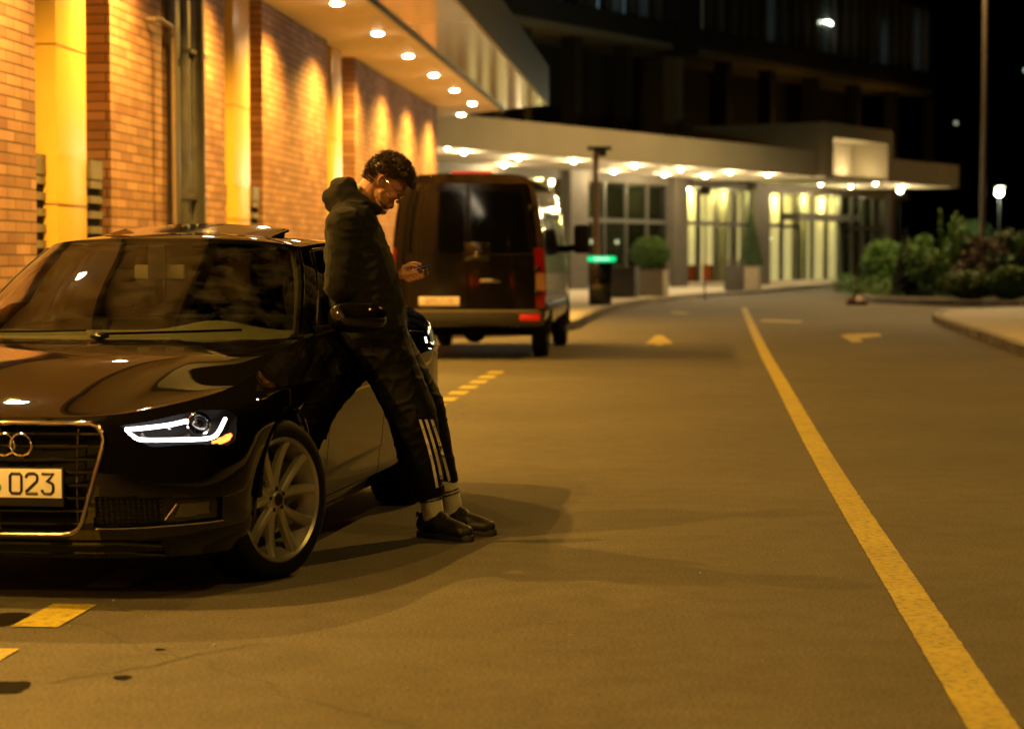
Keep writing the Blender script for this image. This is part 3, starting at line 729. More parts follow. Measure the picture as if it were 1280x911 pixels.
# ================================================================ ground
def asphalt():
    m, nt, b = new_mat('asphalt'); L = nt.links.new
    tc = nt.nodes.new('ShaderNodeTexCoord')
    def nz(s, d=6, r=.6):
        n = nt.nodes.new('ShaderNodeTexNoise'); n.inputs['Scale'].default_value = s; n.inputs['Detail'].default_value = d; n.inputs['Roughness'].default_value = r
        L(tc.outputs['Object'], n.inputs['Vector']); return n
    big, fine, mid = nz(.45, 7), nz(75, 4, .85), nz(5, 8)
    r = nt.nodes.new('ShaderNodeValToRGB'); r.color_ramp.elements[0].position = .3; r.color_ramp.elements[1].position = .7
    r.color_ramp.elements[0].color = (.052, .047, .038, 1); r.color_ramp.elements[1].color = (.079, .071, .058, 1)
    L(big.outputs['Fac'], r.inputs['Fac'])
    m1 = nt.nodes.new('ShaderNodeMix'); m1.data_type = 'RGBA'; m1.blend_type = 'MULTIPLY'; m1.inputs['Factor'].default_value = 1
    r2 = nt.nodes.new('ShaderNodeValToRGB'); r2.color_ramp.elements[0].position = .36; r2.color_ramp.elements[1].position = .64
    r2.color_ramp.elements[0].color = (.32, .32, .32, 1); r2.color_ramp.elements[1].color = (1.85, 1.85, 1.8, 1)
    L(fine.outputs['Fac'], r2.inputs['Fac']); L(r.outputs['Color'], m1.inputs['A']); L(r2.outputs['Color'], m1.inputs['B'])
    m2 = nt.nodes.new('ShaderNodeMix'); m2.data_type = 'RGBA'; m2.blend_type = 'MULTIPLY'; m2.inputs['Factor'].default_value = 1
    r3 = nt.nodes.new('ShaderNodeValToRGB'); r3.color_ramp.elements[0].position = .3; r3.color_ramp.elements[1].position = .6
    r3.color_ramp.elements[0].color = (.76, .76, .76, 1); r3.color_ramp.elements[1].color = (1, 1, 1, 1)
    L(mid.outputs['Fac'], r3.inputs['Fac']); L(m1.outputs['Result'], m2.inputs['A']); L(r3.outputs['Color'], m2.inputs['B'])
    # thin wandering cracks
    vo = nt.nodes.new('ShaderNodeTexVoronoi'); vo.feature = 'DISTANCE_TO_EDGE'; vo.inputs['Scale'].default_value = .22
    wv = nz(1.3, 6); mx = nt.nodes.new('ShaderNodeMix'); mx.data_type = 'VECTOR'; mx.inputs['Factor'].default_value = .35
    L(tc.outputs['Object'], mx.inputs['A']); L(wv.outputs['Color'], mx.inputs['B']); L(mx.outputs['Result'], vo.inputs['Vector'])
    cr = nt.nodes.new('ShaderNodeMapRange'); cr.inputs['From Min'].default_value = .0; cr.inputs['From Max'].default_value = .0022; cr.inputs['To Min'].default_value = .55; cr.inputs['To Max'].default_value = 1
    L(vo.outputs['Distance'], cr.inputs['Value'])
    m3 = nt.nodes.new('ShaderNodeMix'); m3.data_type = 'RGBA'; m3.blend_type = 'MULTIPLY'; m3.inputs['Factor'].default_value = .8
    L(m2.outputs['Result'], m3.inputs['A']); L(cr.outputs['Result'], m3.inputs['B']); L(m3.outputs['Result'], b.inputs['Base Color'])
    b.inputs['Roughness'].default_value = .8; b.inputs['Specular IOR Level'].default_value = .3
    bp = nt.nodes.new('ShaderNodeBump'); bp.inputs['Strength'].default_value = .5; bp.inputs['Distance'].default_value = .004
    L(fine.outputs['Fac'], bp.inputs['Height']); L(bp.outputs['Normal'], b.inputs['Normal'])
    return m
ASPH = asphalt()
def worn_paint(name, col, lo):
    m, nt, b = new_mat(name); L = nt.links.new; tc = nt.nodes.new('ShaderNodeTexCoord')
    n = nt.nodes.new('ShaderNodeTexNoise'); n.inputs['Scale'].default_value = 30; n.inputs['Detail'].default_value = 8; n.inputs['Roughness'].default_value = .75
    L(tc.outputs['Object'], n.inputs['Vector']); r = nt.nodes.new('ShaderNodeValToRGB')
    r.color_ramp.elements[0].position = .36; r.color_ramp.elements[1].position = .52; r.color_ramp.elements[0].color = (*lo, 1); r.color_ramp.elements[1].color = (*col, 1)
    L(n.outputs['Fac'], r.inputs['Fac']); n3 = nt.nodes.new('ShaderNodeTexNoise'); n3.inputs['Scale'].default_value = 2.6; n3.inputs['Detail'].default_value = 7; L(tc.outputs['Object'], n3.inputs['Vector'])
    r3 = nt.nodes.new('ShaderNodeValToRGB'); r3.color_ramp.elements[0].position = .35; r3.color_ramp.elements[1].position = .65; r3.color_ramp.elements[0].color = (.80, .78, .76, 1); L(n3.outputs['Fac'], r3.inputs['Fac'])
    mm_ = nt.nodes.new('ShaderNodeMix'); mm_.data_type = 'RGBA'; mm_.blend_type = 'MULTIPLY'; mm_.inputs['Factor'].default_value = 1; L(r.outputs['Color'], mm_.inputs['A']); L(r3.outputs['Color'], mm_.inputs['B']); L(mm_.outputs['Result'], b.inputs['Base Color']); b.inputs['Roughness'].default_value = .7
    return m
YEL = worn_paint('yellow_road_paint', (.36, .295, .010), (.10, .085, .03))
PAVE = mat('pavement_slabs', (.38, .35, .30), .8, var=.15, vscale=3, bump=.2, bscale=80)
KERB = mat('kerb_stone', (.20, .19, .175), .8, var=.2, vscale=5, bump=.3)
SOIL = mat('bed_soil', (.03, .025, .015), .95, var=.3)

JBR = mat('joint_brown', (.25, .14, .02), .6, var=.1)
def struct(o): o['kind'] = 'structure'; return o
gm_ = MB(); gm_.add([(-260, -160, 0), (260, -160, 0), (260, 600, 0), (-260, 600, 0)], [(0, 1, 2, 3)]); struct(gm_.build('road', ASPH, smooth=False))
def slab(name, poly, z0, z1, m):
    bm = bmesh.new(); vs = [bm.verts.new((p[0], p[1], z0)) for p in poly]; f = bm.faces.new(vs)
    r_ = bmesh.ops.extrude_face_region(bm, geom=[f]); 
    for v in r_['geom']:
        if isinstance(v, bmesh.types.BMVert): v.co.z = z1
    bmesh.ops.triangulate(bm, faces=bm.faces[:]); mb = MB().bm(bm); return struct(mb.build(name, m, smooth=False))
def kerb(name, path, wd=.16, h=.15):
    mb = MB(); pts = [Vector((p[0], p[1], 0)) for p in path]
    for a, b in zip(pts[:-1], pts[1:]):
        L_ = (b-a).length; d = (b-a)/L_; nrm = Vector((-d.y, d.x, 0)); n = max(1, int(L_/1.0)); st = L_/n
        M = Matrix(((d.x, nrm.x, 0, a.x), (d.y, nrm.y, 0, a.y), (0, 0, 1, 0), (0, 0, 0, 1)))
        for k in range(n): mb.box((k*st+.004, 0, -.05), ((k+1)*st-.004, wd, h), M, b=.012)
    return struct(mb.build(name, KERB))
# pavement along the brick wall, widening round the corner towards the far building
KP = [wall(-3.95, -118), wall(-3.95, 35.6), Vector((-.3, 36.6, 0)), Vector((.75, 38.4, 0)), Vector((1.2, 41.4, 0)), gpt(735, 402), gpt(752, 394), gpt(772, 387), gpt(805, 380), gpt(860, 373.5), gpt(930, 368.5), gpt(1000, 362), gpt(1065, 356.5), gpt(1130, 352)]
slab('pavement', [(p.x, p.y) for p in KP]+[(40, 135), (30, 150), (-12, 96), (-14, 50), (wall(-9, 48).x, wall(-9, 48).y), (wall(-9, -118).x, wall(-9, -118).y)], -.05, .13, PAVE)
kerb('pavement_kerb', KP)
IS = [gpt(1165, 401), gpt(1172, 406), gpt(1195, 415), gpt(1230, 427), gpt(1280, 446), Vector((6.3, 22, 0)), Vector((5.9, 12, 0)), Vector((5.6, -15, 0))]
slab('island', [(p.x, p.y) for p in IS][::-1]+[(gpt(1180, 393).x, gpt(1180, 393).y), (13.2, 54.5), (40, 50), (40, -15)], -.05, .13, PAVE)
kerb('island_kerb', [Vector((13.2, 54.5, 0)), gpt(1180, 393)]+IS)
BD = [gpt(1282, 386), gpt(1230, 384), gpt(1160, 382), gpt(1100, 379), gpt(1076, 375), gpt(1068, 371), gpt(1080, 364), gpt(1120, 357)]
slab('planting_bed', [(p.x, p.y) for p in BD]+[(60, 110), (60, 57)], -.05, .16, SOIL)
kerb('bed_kerb', BD, .12, .18)

# painted lines
def ribbon(name, pts, w_, m, z=.004):
    mb = MB(); L_, Rr = [], []
    for i, p in enumerate(pts):
        a = pts[max(0, i-1)]; b = pts[min(len(pts)-1, i+1)]; d = (b-a).normalized(); n = Vector((-d.y, d.x, 0))
        L_.append((p.x+n.x*w_/2, p.y+n.y*w_/2, z)); Rr.append((p.x-n.x*w_/2, p.y-n.y*w_/2, z))
    mb.grid([L_, Rr], flip=True); return struct(mb.build(name, m, smooth=False))
cl0 = [gpt(1330, 1049), gpt(1242, 911), gpt(1178, 810), gpt(1108, 700), gpt(1045, 600), gpt(1010, 540), gpt(976, 478), gpt(955, 440), gpt(940, 408), gpt(930, 385)]
cs = spline(np.array([p[:] for p in cl0]), np.linspace(0, len(cl0)-1, 900)); lf, rt = [], []
for i in range(900):
    a, b = Vector(cs[max(0, i-1)]), Vector(cs[min(899, i+1)]); d = (b-a).normalized(); n_ = Vector((-d.y, d.x, 0)); p = Vector(cs[i])
    e1 = .0725+.004*noise.noise(p*9)+.003*noise.noise(p*40); e2 = .0725+.004*noise.noise(p*9+Vector((7, 0, 0)))+.003*noise.noise(p*40+Vector((5, 0, 0)))
    lf.append((p.x+n_.x*e1, p.y+n_.y*e1, .004)); rt.append((p.x-n_.x*e2, p.y-n_.y*e2, .004))
struct(MB().grid([lf, rt], flip=True).build('yellow_lane_line', YEL, smooth=False))
D0 = Vector((-1.66, 8.09, 0)); D1 = Vector((-.30, 24.0, 0)); dd = (D1-D0).normalized()
mb = MB(); nn = Vector((-dd.y, dd.x, 0))
for k in range(-6, 19):
    c = D0+dd*(k*.96); a = c-dd*.26; b = c+dd*.26
    mb.add([(a+nn*.085+Vector((0, 0, .004)))[:], (a-nn*.085+Vector((0, 0, .004)))[:], (b-nn*.085+Vector((0, 0, .004)))[:], (b+nn*.085+Vector((0, 0, .004)))[:]], [(0, 1, 2, 3)])
struct(mb.build('dashed_bay_line', YEL, smooth=False))
def arrow(name, pix):
    mb = MB(); mb.add([tuple(gpt(*p, .004)) for p in pix], [tuple(range(len(pix)))]); struct(mb.build(name, YEL, smooth=False))
arrow('road_arrow', [(806, 430), (820, 430), (820, 431.5), (829, 431.5), (829, 429.5), (842, 429.5), (828, 419), (820, 419)])
arrow('road_arrow', [(1050, 419), (1066, 428), (1080, 427), (1074, 423), (1103, 420), (1098, 416.5), (1060, 417.5)])
arrow('road_arrow', [(948, 401.5), (1000, 403.5), (1004, 401.5), (985, 400.5), (955, 399.5)])
arrow('road_arrow', [(838, 391.5), (856, 392.5), (862, 390.5), (842, 389.5)])
# dark tar repairs and oil stains in the foreground
TAR = mat('tar_patch', (.007, .006, .005), .95, spec=.05, var=.2, vscale=20)
def blot(name, c, rx, ry, seed, m):
    mb = MB(); n = 26; vs_ = []
    for k in range(n):
        a = 2*PI*k/n; f = 1+.35*(noise.noise(Vector((math.cos(a)*1.5, math.sin(a)*1.5, seed))))+.12*noise.noise(Vector((math.cos(a)*6, math.sin(a)*6, seed)))
        vs_.append((c.x+rx*f*math.cos(a), c.y+ry*f*math.sin(a), .0025))
    mb.add(vs_, [tuple(range(n))]); struct(mb.build(name, m, smooth=False))
blot('tar_spot', gpt(8, 859), .075, .10, 1.2, TAR); blot('oil_stain', gpt(153, 847), .03, .035, 3.1, TAR)
blot('tar_spot', gpt(12, 774), .10, .14, 5.5, TAR); blot('oil_stain', gpt(200, 812), .02, .02, 7.7, TAR)
mb = MB(); pts = []
for k in range(30):
    p = gpt(60+k*9.5, 852-k*1.5+3*noise.noise(Vector((k*.4, 0, 0)))-(6 if k > 14 else 0)*min(1, (k-14)/6 if k > 14 else 0), .0045); pts.append(p)
ribbon('road_crack', pts, .005, TAR, .0045)
PEB = mat('pebble', (.35, .33, .3), .8, var=.2)
mb = MB()
for k in range(22):
    p = gpt(random.uniform(0, 1200), random.uniform(640, 905)); r_ = random.uniform(.002, .005); mb.sphere((p.x, p.y, r_*.5), (r_, r_, r_*.6), 6, 4)
o = mb.build('road_grit', PEB); o['kind'] = 'stuff'

# ================================================================ brick building
def brick_mat(name, c1, c2, mortar, axis):
    m, nt, b = new_mat(name); L = nt.links.new; tc = nt.nodes.new('ShaderNodeTexCoord'); sp = nt.nodes.new('ShaderNodeSeparateXYZ'); cb = nt.nodes.new('ShaderNodeCombineXYZ')
    L(tc.outputs['Object'], sp.inputs[0]); ad = nt.nodes.new('ShaderNodeMath'); ad.operation = 'ADD'
    L(sp.outputs['X'], ad.inputs[0]); L(sp.outputs['Y'], ad.inputs[1]); L(ad.outputs[0], cb.inputs[0]); L(sp.outputs['Z'], cb.inputs[1])
    br = nt.nodes.new('ShaderNodeTexBrick'); br.inputs['Scale'].default_value = 1; br.inputs['Brick Width'].default_value = .42; br.inputs['Row Height'].default_value = .088
    br.inputs['Mortar Size'].default_value = .008; br.inputs['Mortar Smooth'].default_value = .2; br.inputs['Bias'].default_value = 0
    br.inputs['Color1'].default_value = (*c1, 1); br.inputs['Color2'].default_value = (*c2, 1); br.inputs['Mortar'].default_value = (*mortar, 1)
    L(cb.outputs[0], br.inputs['Vector'])
    n = nt.nodes.new('ShaderNodeTexNoise'); n.inputs['Scale'].default_value = 2.2; n.inputs['Detail'].default_value = 6; L(tc.outputs['Object'], n.inputs['Vector'])
    mx = nt.nodes.new('ShaderNodeMix'); mx.data_type = 'RGBA'; mx.blend_type = 'MULTIPLY'; mx.inputs['Factor'].default_value = .5
    r = nt.nodes.new('ShaderNodeValToRGB'); r.color_ramp.elements[0].position = .3; r.color_ramp.elements[1].position = .7; r.color_ramp.elements[0].color = (.38, .33, .28, 1)
    L(n.outputs['Fac'], r.inputs['Fac']); L(br.outputs['Color'], mx.inputs['A']); L(r.outputs['Color'], mx.inputs['B']); L(mx.outputs['Result'], b.inputs['Base Color'])
    b.inputs['Roughness'].default_value = .75
    bp = nt.nodes.new('ShaderNodeBump'); bp.invert = True; bp.inputs['Strength'].default_value = .7; bp.inputs['Distance'].default_value = .012
    L(br.outputs['Fac'], bp.inputs['Height']); L(bp.outputs['Normal'], b.inputs['Normal']); return m
BRICK = brick_mat('brick', (.215, .108, .068), (.37, .215, .145), (.075, .038, .022), 'y')
YCOL = mat('yellow_cladding', (.66, .44, .07), .35, var=.03, rvar=.05)
SOFF = mat('soffit_panel', (.74, .67, .56), .55, var=.03)
SOFG = mat('polished_soffit', (.50, .46, .38), .10, spec=1.0, coat=0, var=.04, vscale=.5)
FASC = mat('dark_fascia', (.03, .029, .02), .4, var=.1)
GREYM = mat('galvanised_metal', (.10, .10, .095), .4, metal=.5, var=.15, rvar=.1)
LOUV = mat('louvre_metal', (.13, .12, .105), .5, var=.1)
ZS = 4.5
LX, LY = nW, dW
MWall = Matrix(((nW.x, dW.x, 0, 0), (nW.y, dW.y, 0, 0), (0, 0, 1, 0), (0, 0, 0, 1)))
bld = empty('brick_building', wall(-5.3, 30), -AZ, 'orange brick building with yellow columns and a downlit canopy along the left side', 'building')
Mb = Matrix.Translation((5.3, -30, 0))            # wall coordinates (lat,along) -> building local
WL = -5.22; EDGE = [17.9-7.8*5, 0]
piers = []; bays = [(17.9, 20.3), (25.5, 27.8), (33.0, 35.8)]
k = 17.9
while k > -112: k -= 7.7; bays.insert(0, (k, k+2.35))
prev = -115
for a, b in bays: piers.append((prev, a)); prev = b
piers.append((prev, 48.0))
for a, b in piers: MB().box((WL-.8, a, .131), (WL, b, ZS-.003), Mb).build('brick_pier', BRICK, bld, smooth=False)
for a, b in bays:
    MB().box((WL-.9, a+.003, .131), (WL-.78, b-.003, ZS-.003), Mb).build('recess_wall', BRICK, bld, smooth=False)
    c = MB().box((WL-.55, a+.82, .131), (WL-.06, a+1.78, ZS-.004), Mb, b=.004)
    co = c.build('yellow_column', YCOL, bld)
    for zz in (1.75, 3.1): MB().box((WL-.556, a+.814, zz), (WL-.054, a+1.786, zz+.012), Mb).build('panel_joint', JBR, co)
    for q, (y0, y1, lx) in enumerate(((a+.30, a+.82, .18), (a+1.78, a+2.18, .05))):
        lo = MB().box((WL-.5, y0+.005, .131), (WL-lx, y1-.005, 2.02), Mb).build('louvre_vent', MATTB, bld, smooth=False)
        lm = MB(); lm.box((WL-.52, y0+.002, 2.0), (WL-lx+.03, y1-.002, 2.17), Mb)
        for z in np.arange(.3, 1.98, .135): lm.box((WL-.5, y0+.003, z), (WL-lx+.025, y1-.003, z+.065), Mb)
        lm.build('louvre_blades', LOUV, lo, smooth=False)
# drainage duct against the second pier
dm = MB(); y0 = 22.55
for (a, b, x1) in ((0, .22, .10), (.30, .42, .16), (.86, 1.05, .16), (1.12, 1.25, .08)): dm.box((WL+.003, y0+a, .131), (WL+x1, y0+b, ZS-.005), Mb, b=.006)
dm.cyl(Mb @ Vector((WL+.14, y0+.64, .25)), Mb @ Vector((WL+.14, y0+.64, ZS-.005)), .12, n=20)
for z in (1.9, 3.4): dm.box((WL+.003, y0+.28, z), (WL+.2, y0+1.08, z+.04), Mb)
dm.box((WL+.003, y0+.2, 1.45), (WL+.34, y0+1.1, 1.52), Mb); dm.build('drain_duct', GREYM, bld)
pp = MB(); pp.tube([Mb @ Vector(p) for p in ((WL+.02, 21.65, 3.62), (WL+.10, 21.65, 3.62), (WL+.13, 21.75, 3.63), (WL+.13, 22.2, 3.60), (WL+.13, 22.3, 3.5), (WL+.13, 22.35, .2))], .026, 10)
pp.build('vent_pipe', mat('pipe_paint', (.16, .12, .085), .5, var=.1), bld)
# canopy: matt soffit, polished outer band, dark fascia
def canopy_edge(lat): return 49.9-(lat+4.9)*(-1)*0+(-3.45)*((lat+5.3)/2.47)*1.0      # slanted far end
def quadslab(name, l0, l1, y0, z0, z1, m):
    mb = MB(); a, b = 51.0-3.9*((l0+5.3)/2.47), 51.0-3.9*((l1+5.3)/2.47)
    mb.prism([(l0, y0), (l1, y0), (l1, b), (l0, a)], z0, z1, Mb); return mb.build(name, m, bld, smooth=False)
OUT = -2.80
quadslab('soffit', -6.2, -3.87, -115, ZS, ZS+.06, SOFF)
quadslab('soffit_edge', -3.865, -3.825, -115, ZS-.05, ZS+.06, GREYM)
quadslab('polished_band', -3.82, OUT-.02, -115, ZS+.003, ZS+.07, SOFG)
quadslab('fascia', OUT-.015, OUT+.04, -115, ZS-.02, ZS+.78, FASC)
quadslab('canopy_roof', -6.2, OUT-.02, -115, ZS+.075, ZS+.74, FASC)
MB().box((-16, -115, .131), (WL-.905, 47.98, 9), Mb).build('building_core', BRICK, bld, smooth=False)
MB().box((-15.9, -114.9, 5.3), (-5.9, 48.2, 7.5), Mb).build('upper_wall', FASC, bld, smooth=False)
# downlights
LDISC = emit_mat('downlight_lens', (1.0, .80, .50), 110)
TRIM = mat('trim_white', (.6, .55, .45), .4, var=.03)
first = None
along = [28.1-3.9*k for k in range(36)][::-1]+[31.9, 35.5, 39.2, 42.8, 46.5]
SPOTP = 1560
for i, y in enumerate(along):
    if first is None:
        first = bpy.data.objects.new('downlight', None); link(first, bld)
        MB().lathe([(.085, 0), (.11, -.002), (.112, -.010), (.085, -.012), (.082, 0)], 24, 'z', closed=True).build('lamp_trim', TRIM, first)
        MB().sphere((0, 0, -.004), (.083, .083, .036), 20, 10).build('lens', LDISC, first)
        o = first
    else: o = copy_tree(first, bld)
    p = Mb @ Vector((-4.32, y, ZS-.001)); o.location = p
    if y > -19: add_light('SPOT', 'spot', p+Vector((0, 0, -.09)), SPOTP, WARM, bld, .025, R(152), .75)
o = copy_tree(first, bld); o.location = Mb @ Vector((-4.9, 50, ZS-.001))

# ================================================================ far building with glazed ground floor
FD = Vector((.515, .857, 0)).normalized(); FN = Vector((FD.y, -FD.x, 0)); F0 = Vector((3, 84, 0))     # facade line, outward normal
MF = Matrix(((FD.x, -FN.x, 0, F0.x), (FD.y, -FN.y, 0, F0.y), (0, 0, 1, 0), (0, 0, 0, 1)))              # local: x along, y inwards, z up
def fx(px, yoff=0.0):
    """distance along the facade seen at photo column px (for the plane yoff metres inside)"""
    k = (px-640)/FPX; o = F0-FN*yoff
    return (k*o.y-o.x)/(FD.x-k*FD.y)
far = empty('hotel_building', F0, math.atan2(FD.y, FD.x), 'long glazed building with lit canopy and curtained windows at the end of the road', 'building')
# note: local y of this empty points inwards (left of FD)
FARW = (1.0, .74, .38)
PIER = mat('pier_stone', (.085, .073, .055), .7, var=.12, vscale=1.5)
STONE = mat('pale_stone', (.30, .265, .22), .7, var=.1, vscale=1.5)
WHITEP = mat('white_render', (.55, .50, .42), .7, var=.04)
FASL = mat('fascia_panel', (.26, .235, .17), .6, var=.08, vscale=.6)
DARKG = glass_mat('dark_glazing', (.30, .33, .28), 1.3)
CLEARG = glass_mat('clear_glazing', (.8, .84, .72), .8)
MULL = mat('mullion_metal', (.10, .10, .085), .4, metal=.4, var=.1)
CURT = mat('glowing_curtain', (.7, .6, .38), .9, var=.06, emit=(1, .80, .44), estr=.62)  # cloth emits by itself in place of room light shining through
LOBBY = mat('lobby_wall', (.22, .20, .14), .8, var=.1)
LFLR = mat('lobby_floor', (.25, .22, .17), .3, var=.1)
def fb(name, lo, hi, m, parent=far, b=0.0): return MB().box(lo, hi, b=b).build(name, m, parent, smooth=False)
xA, xZ = fx(548)-14, fx(1135)
# stone piers
for a, b in ((fx(706), fx(728)), (fx(836), fx(853)), (fx(938), fx(956))): fb('stone_pier', (a, -.25, .131), (b, .5, ZS-.002), PIER)
fb('stone_pier', (fx(1106), -.25, .131), (fx(1112), .4, ZS-.002), PIER)
fb('facade_header', (xA, .0, ZS-.35), (xZ, .25, ZS-.002), PIER)
fb('plinth', (xA, -.02, .131), (fx(1050), .2, .30), WHITEP)
# glazing bays: panes with mullions
def bay(p0, p1, panes, m, trans=2.7, name='window'):
    a, b = fx(p0), fx(p1); w_ = bpy.data.objects.new(name, None); link(w_, far); w_.location = (a, 0, 0); W = b-a
    MB().box((0.02, .10, .30), (W-.02, .115, ZS-.36)).build('pane', m, w_, smooth=False)
    f = MB()
    for k in range(panes+1): x = W*k/panes; f.box((x-.05, .02, .30), (x+.05, .20, ZS-.36))
    f.box((.055, .03, trans-.08), (W-.055, .19, trans+.08)); f.build('frame', MULL, w_, smooth=False)
    return w_
bay(548, 580, 2, CLEARG); bay(584, 640, 3, CLEARG); bay(645, 705, 3, CLEARG)
bay(729, 835, 4, DARKG); bay(854, 937, 4, CLEARG); bay(957, 1000, 2, CLEARG); bay(1000, 1050, 3, CLEARG, 3.1, 'entrance_door'); bay(1052, 1105, 4, DARKG)
fb('door_canopy', (fx(975), -.9, 2.95), (fx(1050), 0.0, 3.25), MULL)
# interior
fb('lobby_floor', (xA, .25, .132), (xZ, 9, .15), LFLR); fb('lobby_ceiling', (xA, .26, ZS-.2), (xZ, 9, ZS-.003), WHITEP); fb('lobby_wall', (xA, 9, .132), (xZ, 9.2, ZS-.21), LOBBY)
for px in (712, 845, 947, 1052): fb('partition', (fx(px, 3)-.1, .6, .151), (fx(px, 3)+.1, 8.99, ZS-.21), LOBBY)
def curtain(px0, px1, yin, z0=.2, z1=4.1, m=CURT):
    a, b = fx(px0, yin), fx(px1, yin); n = max(8, int((b-a)/.06)); P = []
    for k in range(n+1):
        x = a+(b-a)*k/n; P.append([(x, yin+.05*math.sin(k*1.3), z0), (x, yin+.05*math.sin(k*1.3+.4), z1)])
    mb = MB().grid(P); Q = [[(q[0], q[1]+.02, q[2]) for q in r_] for r_ in P]; mb.grid(Q, flip=True); return mb.build('curtain', m, far)
for a, b in ((854, 868), (876, 893), (901, 917), (922, 934), (960, 974), (977, 989), (995, 1013), (1016, 1030), (1036, 1047)): curtain(a, b, .9)
for a, b in ((588, 612), (622, 640), (650, 668), (680, 703)): curtain(a, b, 1.2, .2, 4.2)
TEAL = mat('teal_curtain', (.16, .22, .19), .9, var=.1)
for a, b in ((1056, 1066), (1072, 1084), (1090, 1099)): curtain(a, b, 1.0, 2.4, 4.1, TEAL)
RED = mat('red_cabinet', (.6, .10, .02), .5, var=.1)
for a, b in ((857, 869), (881, 894)): fb('red_cabinet', (fx(a, .5), .35, .30), (fx(b, .5), .62, 1.0), RED, b=.02)
for px, yin, p in ((600, 3, 500), (675, 3, 500), (868, .5, 420), (905, .5, 420), (975, .5, 300), (1005, .5, 500), (1035, .5, 420), (1075, .6, 160), (780, 5, 120), (985, 4, 300)):
    add_light('POINT', 'lobby_light', (fx(px, yin), yin, 3.9), p*.7, (1.0, .80, .36), far, .15)
GLOBE = emit_mat('globe_glow', (1, .88, .6), 9)
for px, z in ((738, 1.9), (771, 1.9), (961, 2.15)):  # added glowing globes standing in for reflections in the glazing
    MB().sphere((fx(px, .6), .6, z), .085, 14, 10).build('reflection_globe', GLOBE, far)
# canopy
C0 = Vector((-2.2, 64, 0)); off = (C0-F0).dot(FN)
def cxp(px): return fx(px, -off)
ca, cb_ = cxp(545)-18, cxp(1195)
MB().box((ca, -off+.06, ZS), (cb_-.02, -.0, ZS+.06)).build('canopy_soffit', WHITEP, far, smooth=False)
rf = MB(); rf.box((ca, -off+.06, ZS+.75), (cxp(1018), -.0, ZS+.82)); rf.box((cxp(1018)+.01, -off+2.1, ZS+.75), (cxp(1107), -.0, ZS+.82)); rf.box((cxp(1107)+.01, -off+.06, ZS+.75), (cb_-.02, -.0, ZS+.82)); rf.build('canopy_roof', FASC, far, smooth=False)
MB().box((ca, -off-.04, ZS-.06), (cxp(1018), -off+.055, ZS+.93)).build('canopy_fascia', FASL, far, smooth=False)
MB().box((cxp(1107), -off-.04, ZS-.06), (cb_, -off+.055, ZS+.93)).build('canopy_fascia', FASL, far, smooth=False)
MB().box((cb_-.015, -off-.04, ZS-.06), (cb_+.1, 0, ZS+.93)).build('canopy_fascia', FASL, far, smooth=False)
# raised entrance block with an open lit front
ea, eb = cxp(1020), cxp(1105); E0 = -off-.35
eblk = MB(); eblk.box((ea, E0, 5.98), (eb, -.5, 6.55)); eblk.box((ea, E0, ZS-.1), (ea+.8, -.5, 5.979)); eblk.box((eb-.6, E0, ZS-.1), (eb, -.5, 5.979)); eblk.build('entrance_block', FASL, far, smooth=False)
fb('entrance_recess', (ea+.81, E0+1.6, ZS+.07), (eb-.61, E0+1.7, 5.978), WHITEP)
fb('entrance_sill', (ea+.81, E0+.05, ZS-.1), (eb-.61, E0+1.59, ZS+.05), WHITEP)
cxm = (ea+eb)/2
for q in (-.28, .0, .28): add_light('POINT', 'entrance_light', (cxm+q*(eb-ea), E0+.9, 4.72), 60, (1, .72, .32), far, .08)
# downlights in the far canopy, laid out where the photo shows their lenses
FL = emit_mat('far_downlight_lens', (1.0, .86, .60), 40)
fdl = None
for px, py in ((560,178),(648,197),(717,201),(630,207),(767,214),(793,207),(850,211),(881,220),(912,215),(959,218),(1025,230),(1093,229),(1127,233),(580,190),(830,218),(1062,233)):
    w_ = gpt(px, py, ZS-.01) if py < 322 else None
    lp_ = Matrix.Rotation(-math.atan2(FD.y, FD.x), 4, 'Z') @ (w_-F0)
    lp_.y = min(-.6, max(lp_.y, -off+.3))
    lp_.x = fx(px, lp_.y)
    if fdl is None:
        fdl = bpy.data.objects.new('downlight', None); link(fdl, far)
        MB().lathe([(.10, 0), (.13, -.002), (.13, -.012), (.10, -.012)], 18, 'z', closed=True).build('lamp_trim', TRIM, fdl)
        MB().sphere((0, 0, -.02), (.075, .075, .07), 16, 10).build('lens', FL, fdl); o = fdl
    else: o = copy_tree(fdl, far)
    o.location = (lp_.x, lp_.y, ZS-.001)
    add_light('POINT', 'spot', (lp_.x, lp_.y, ZS-.16), 210, FARW, far, .06)
o = copy_tree(fdl, far); o.location = (cxm-(eb-ea)*.2, E0+.7, 5.97)

# ---- tower above
tw = empty('office_tower', F0-FN*1.0, math.atan2(FD.y, FD.x), 'dark multi-storey office block with vertical window fins rising behind the canopy', 'building')
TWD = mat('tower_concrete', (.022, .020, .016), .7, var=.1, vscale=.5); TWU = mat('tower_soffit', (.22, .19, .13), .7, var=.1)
TGL = glass_mat('tower_glass', (.75, .8, .8), 1.0)
FIN = mat('tower_fin', (.18, .18, .17), .5, metal=.3, var=.1)
DIMW = emit_mat('dim_window', (.55, .75, .80), .55); DIMY = emit_mat('dim_room', (1, .8, .45), .12)
def tx(px): return fx(px, 1.0)
t0_, t1_ = tx(560)-25, fx(1165, -.05)
def tb(name, lo, hi, m, parent=tw): return MB().box(lo, hi).build(name, m, parent, smooth=False)
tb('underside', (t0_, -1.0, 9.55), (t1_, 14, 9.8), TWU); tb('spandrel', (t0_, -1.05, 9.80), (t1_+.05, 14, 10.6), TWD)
tb('recessed_storey', (t0_, 2.2, 5.4), (t1_-1.5, 14, 9.549), TWD)
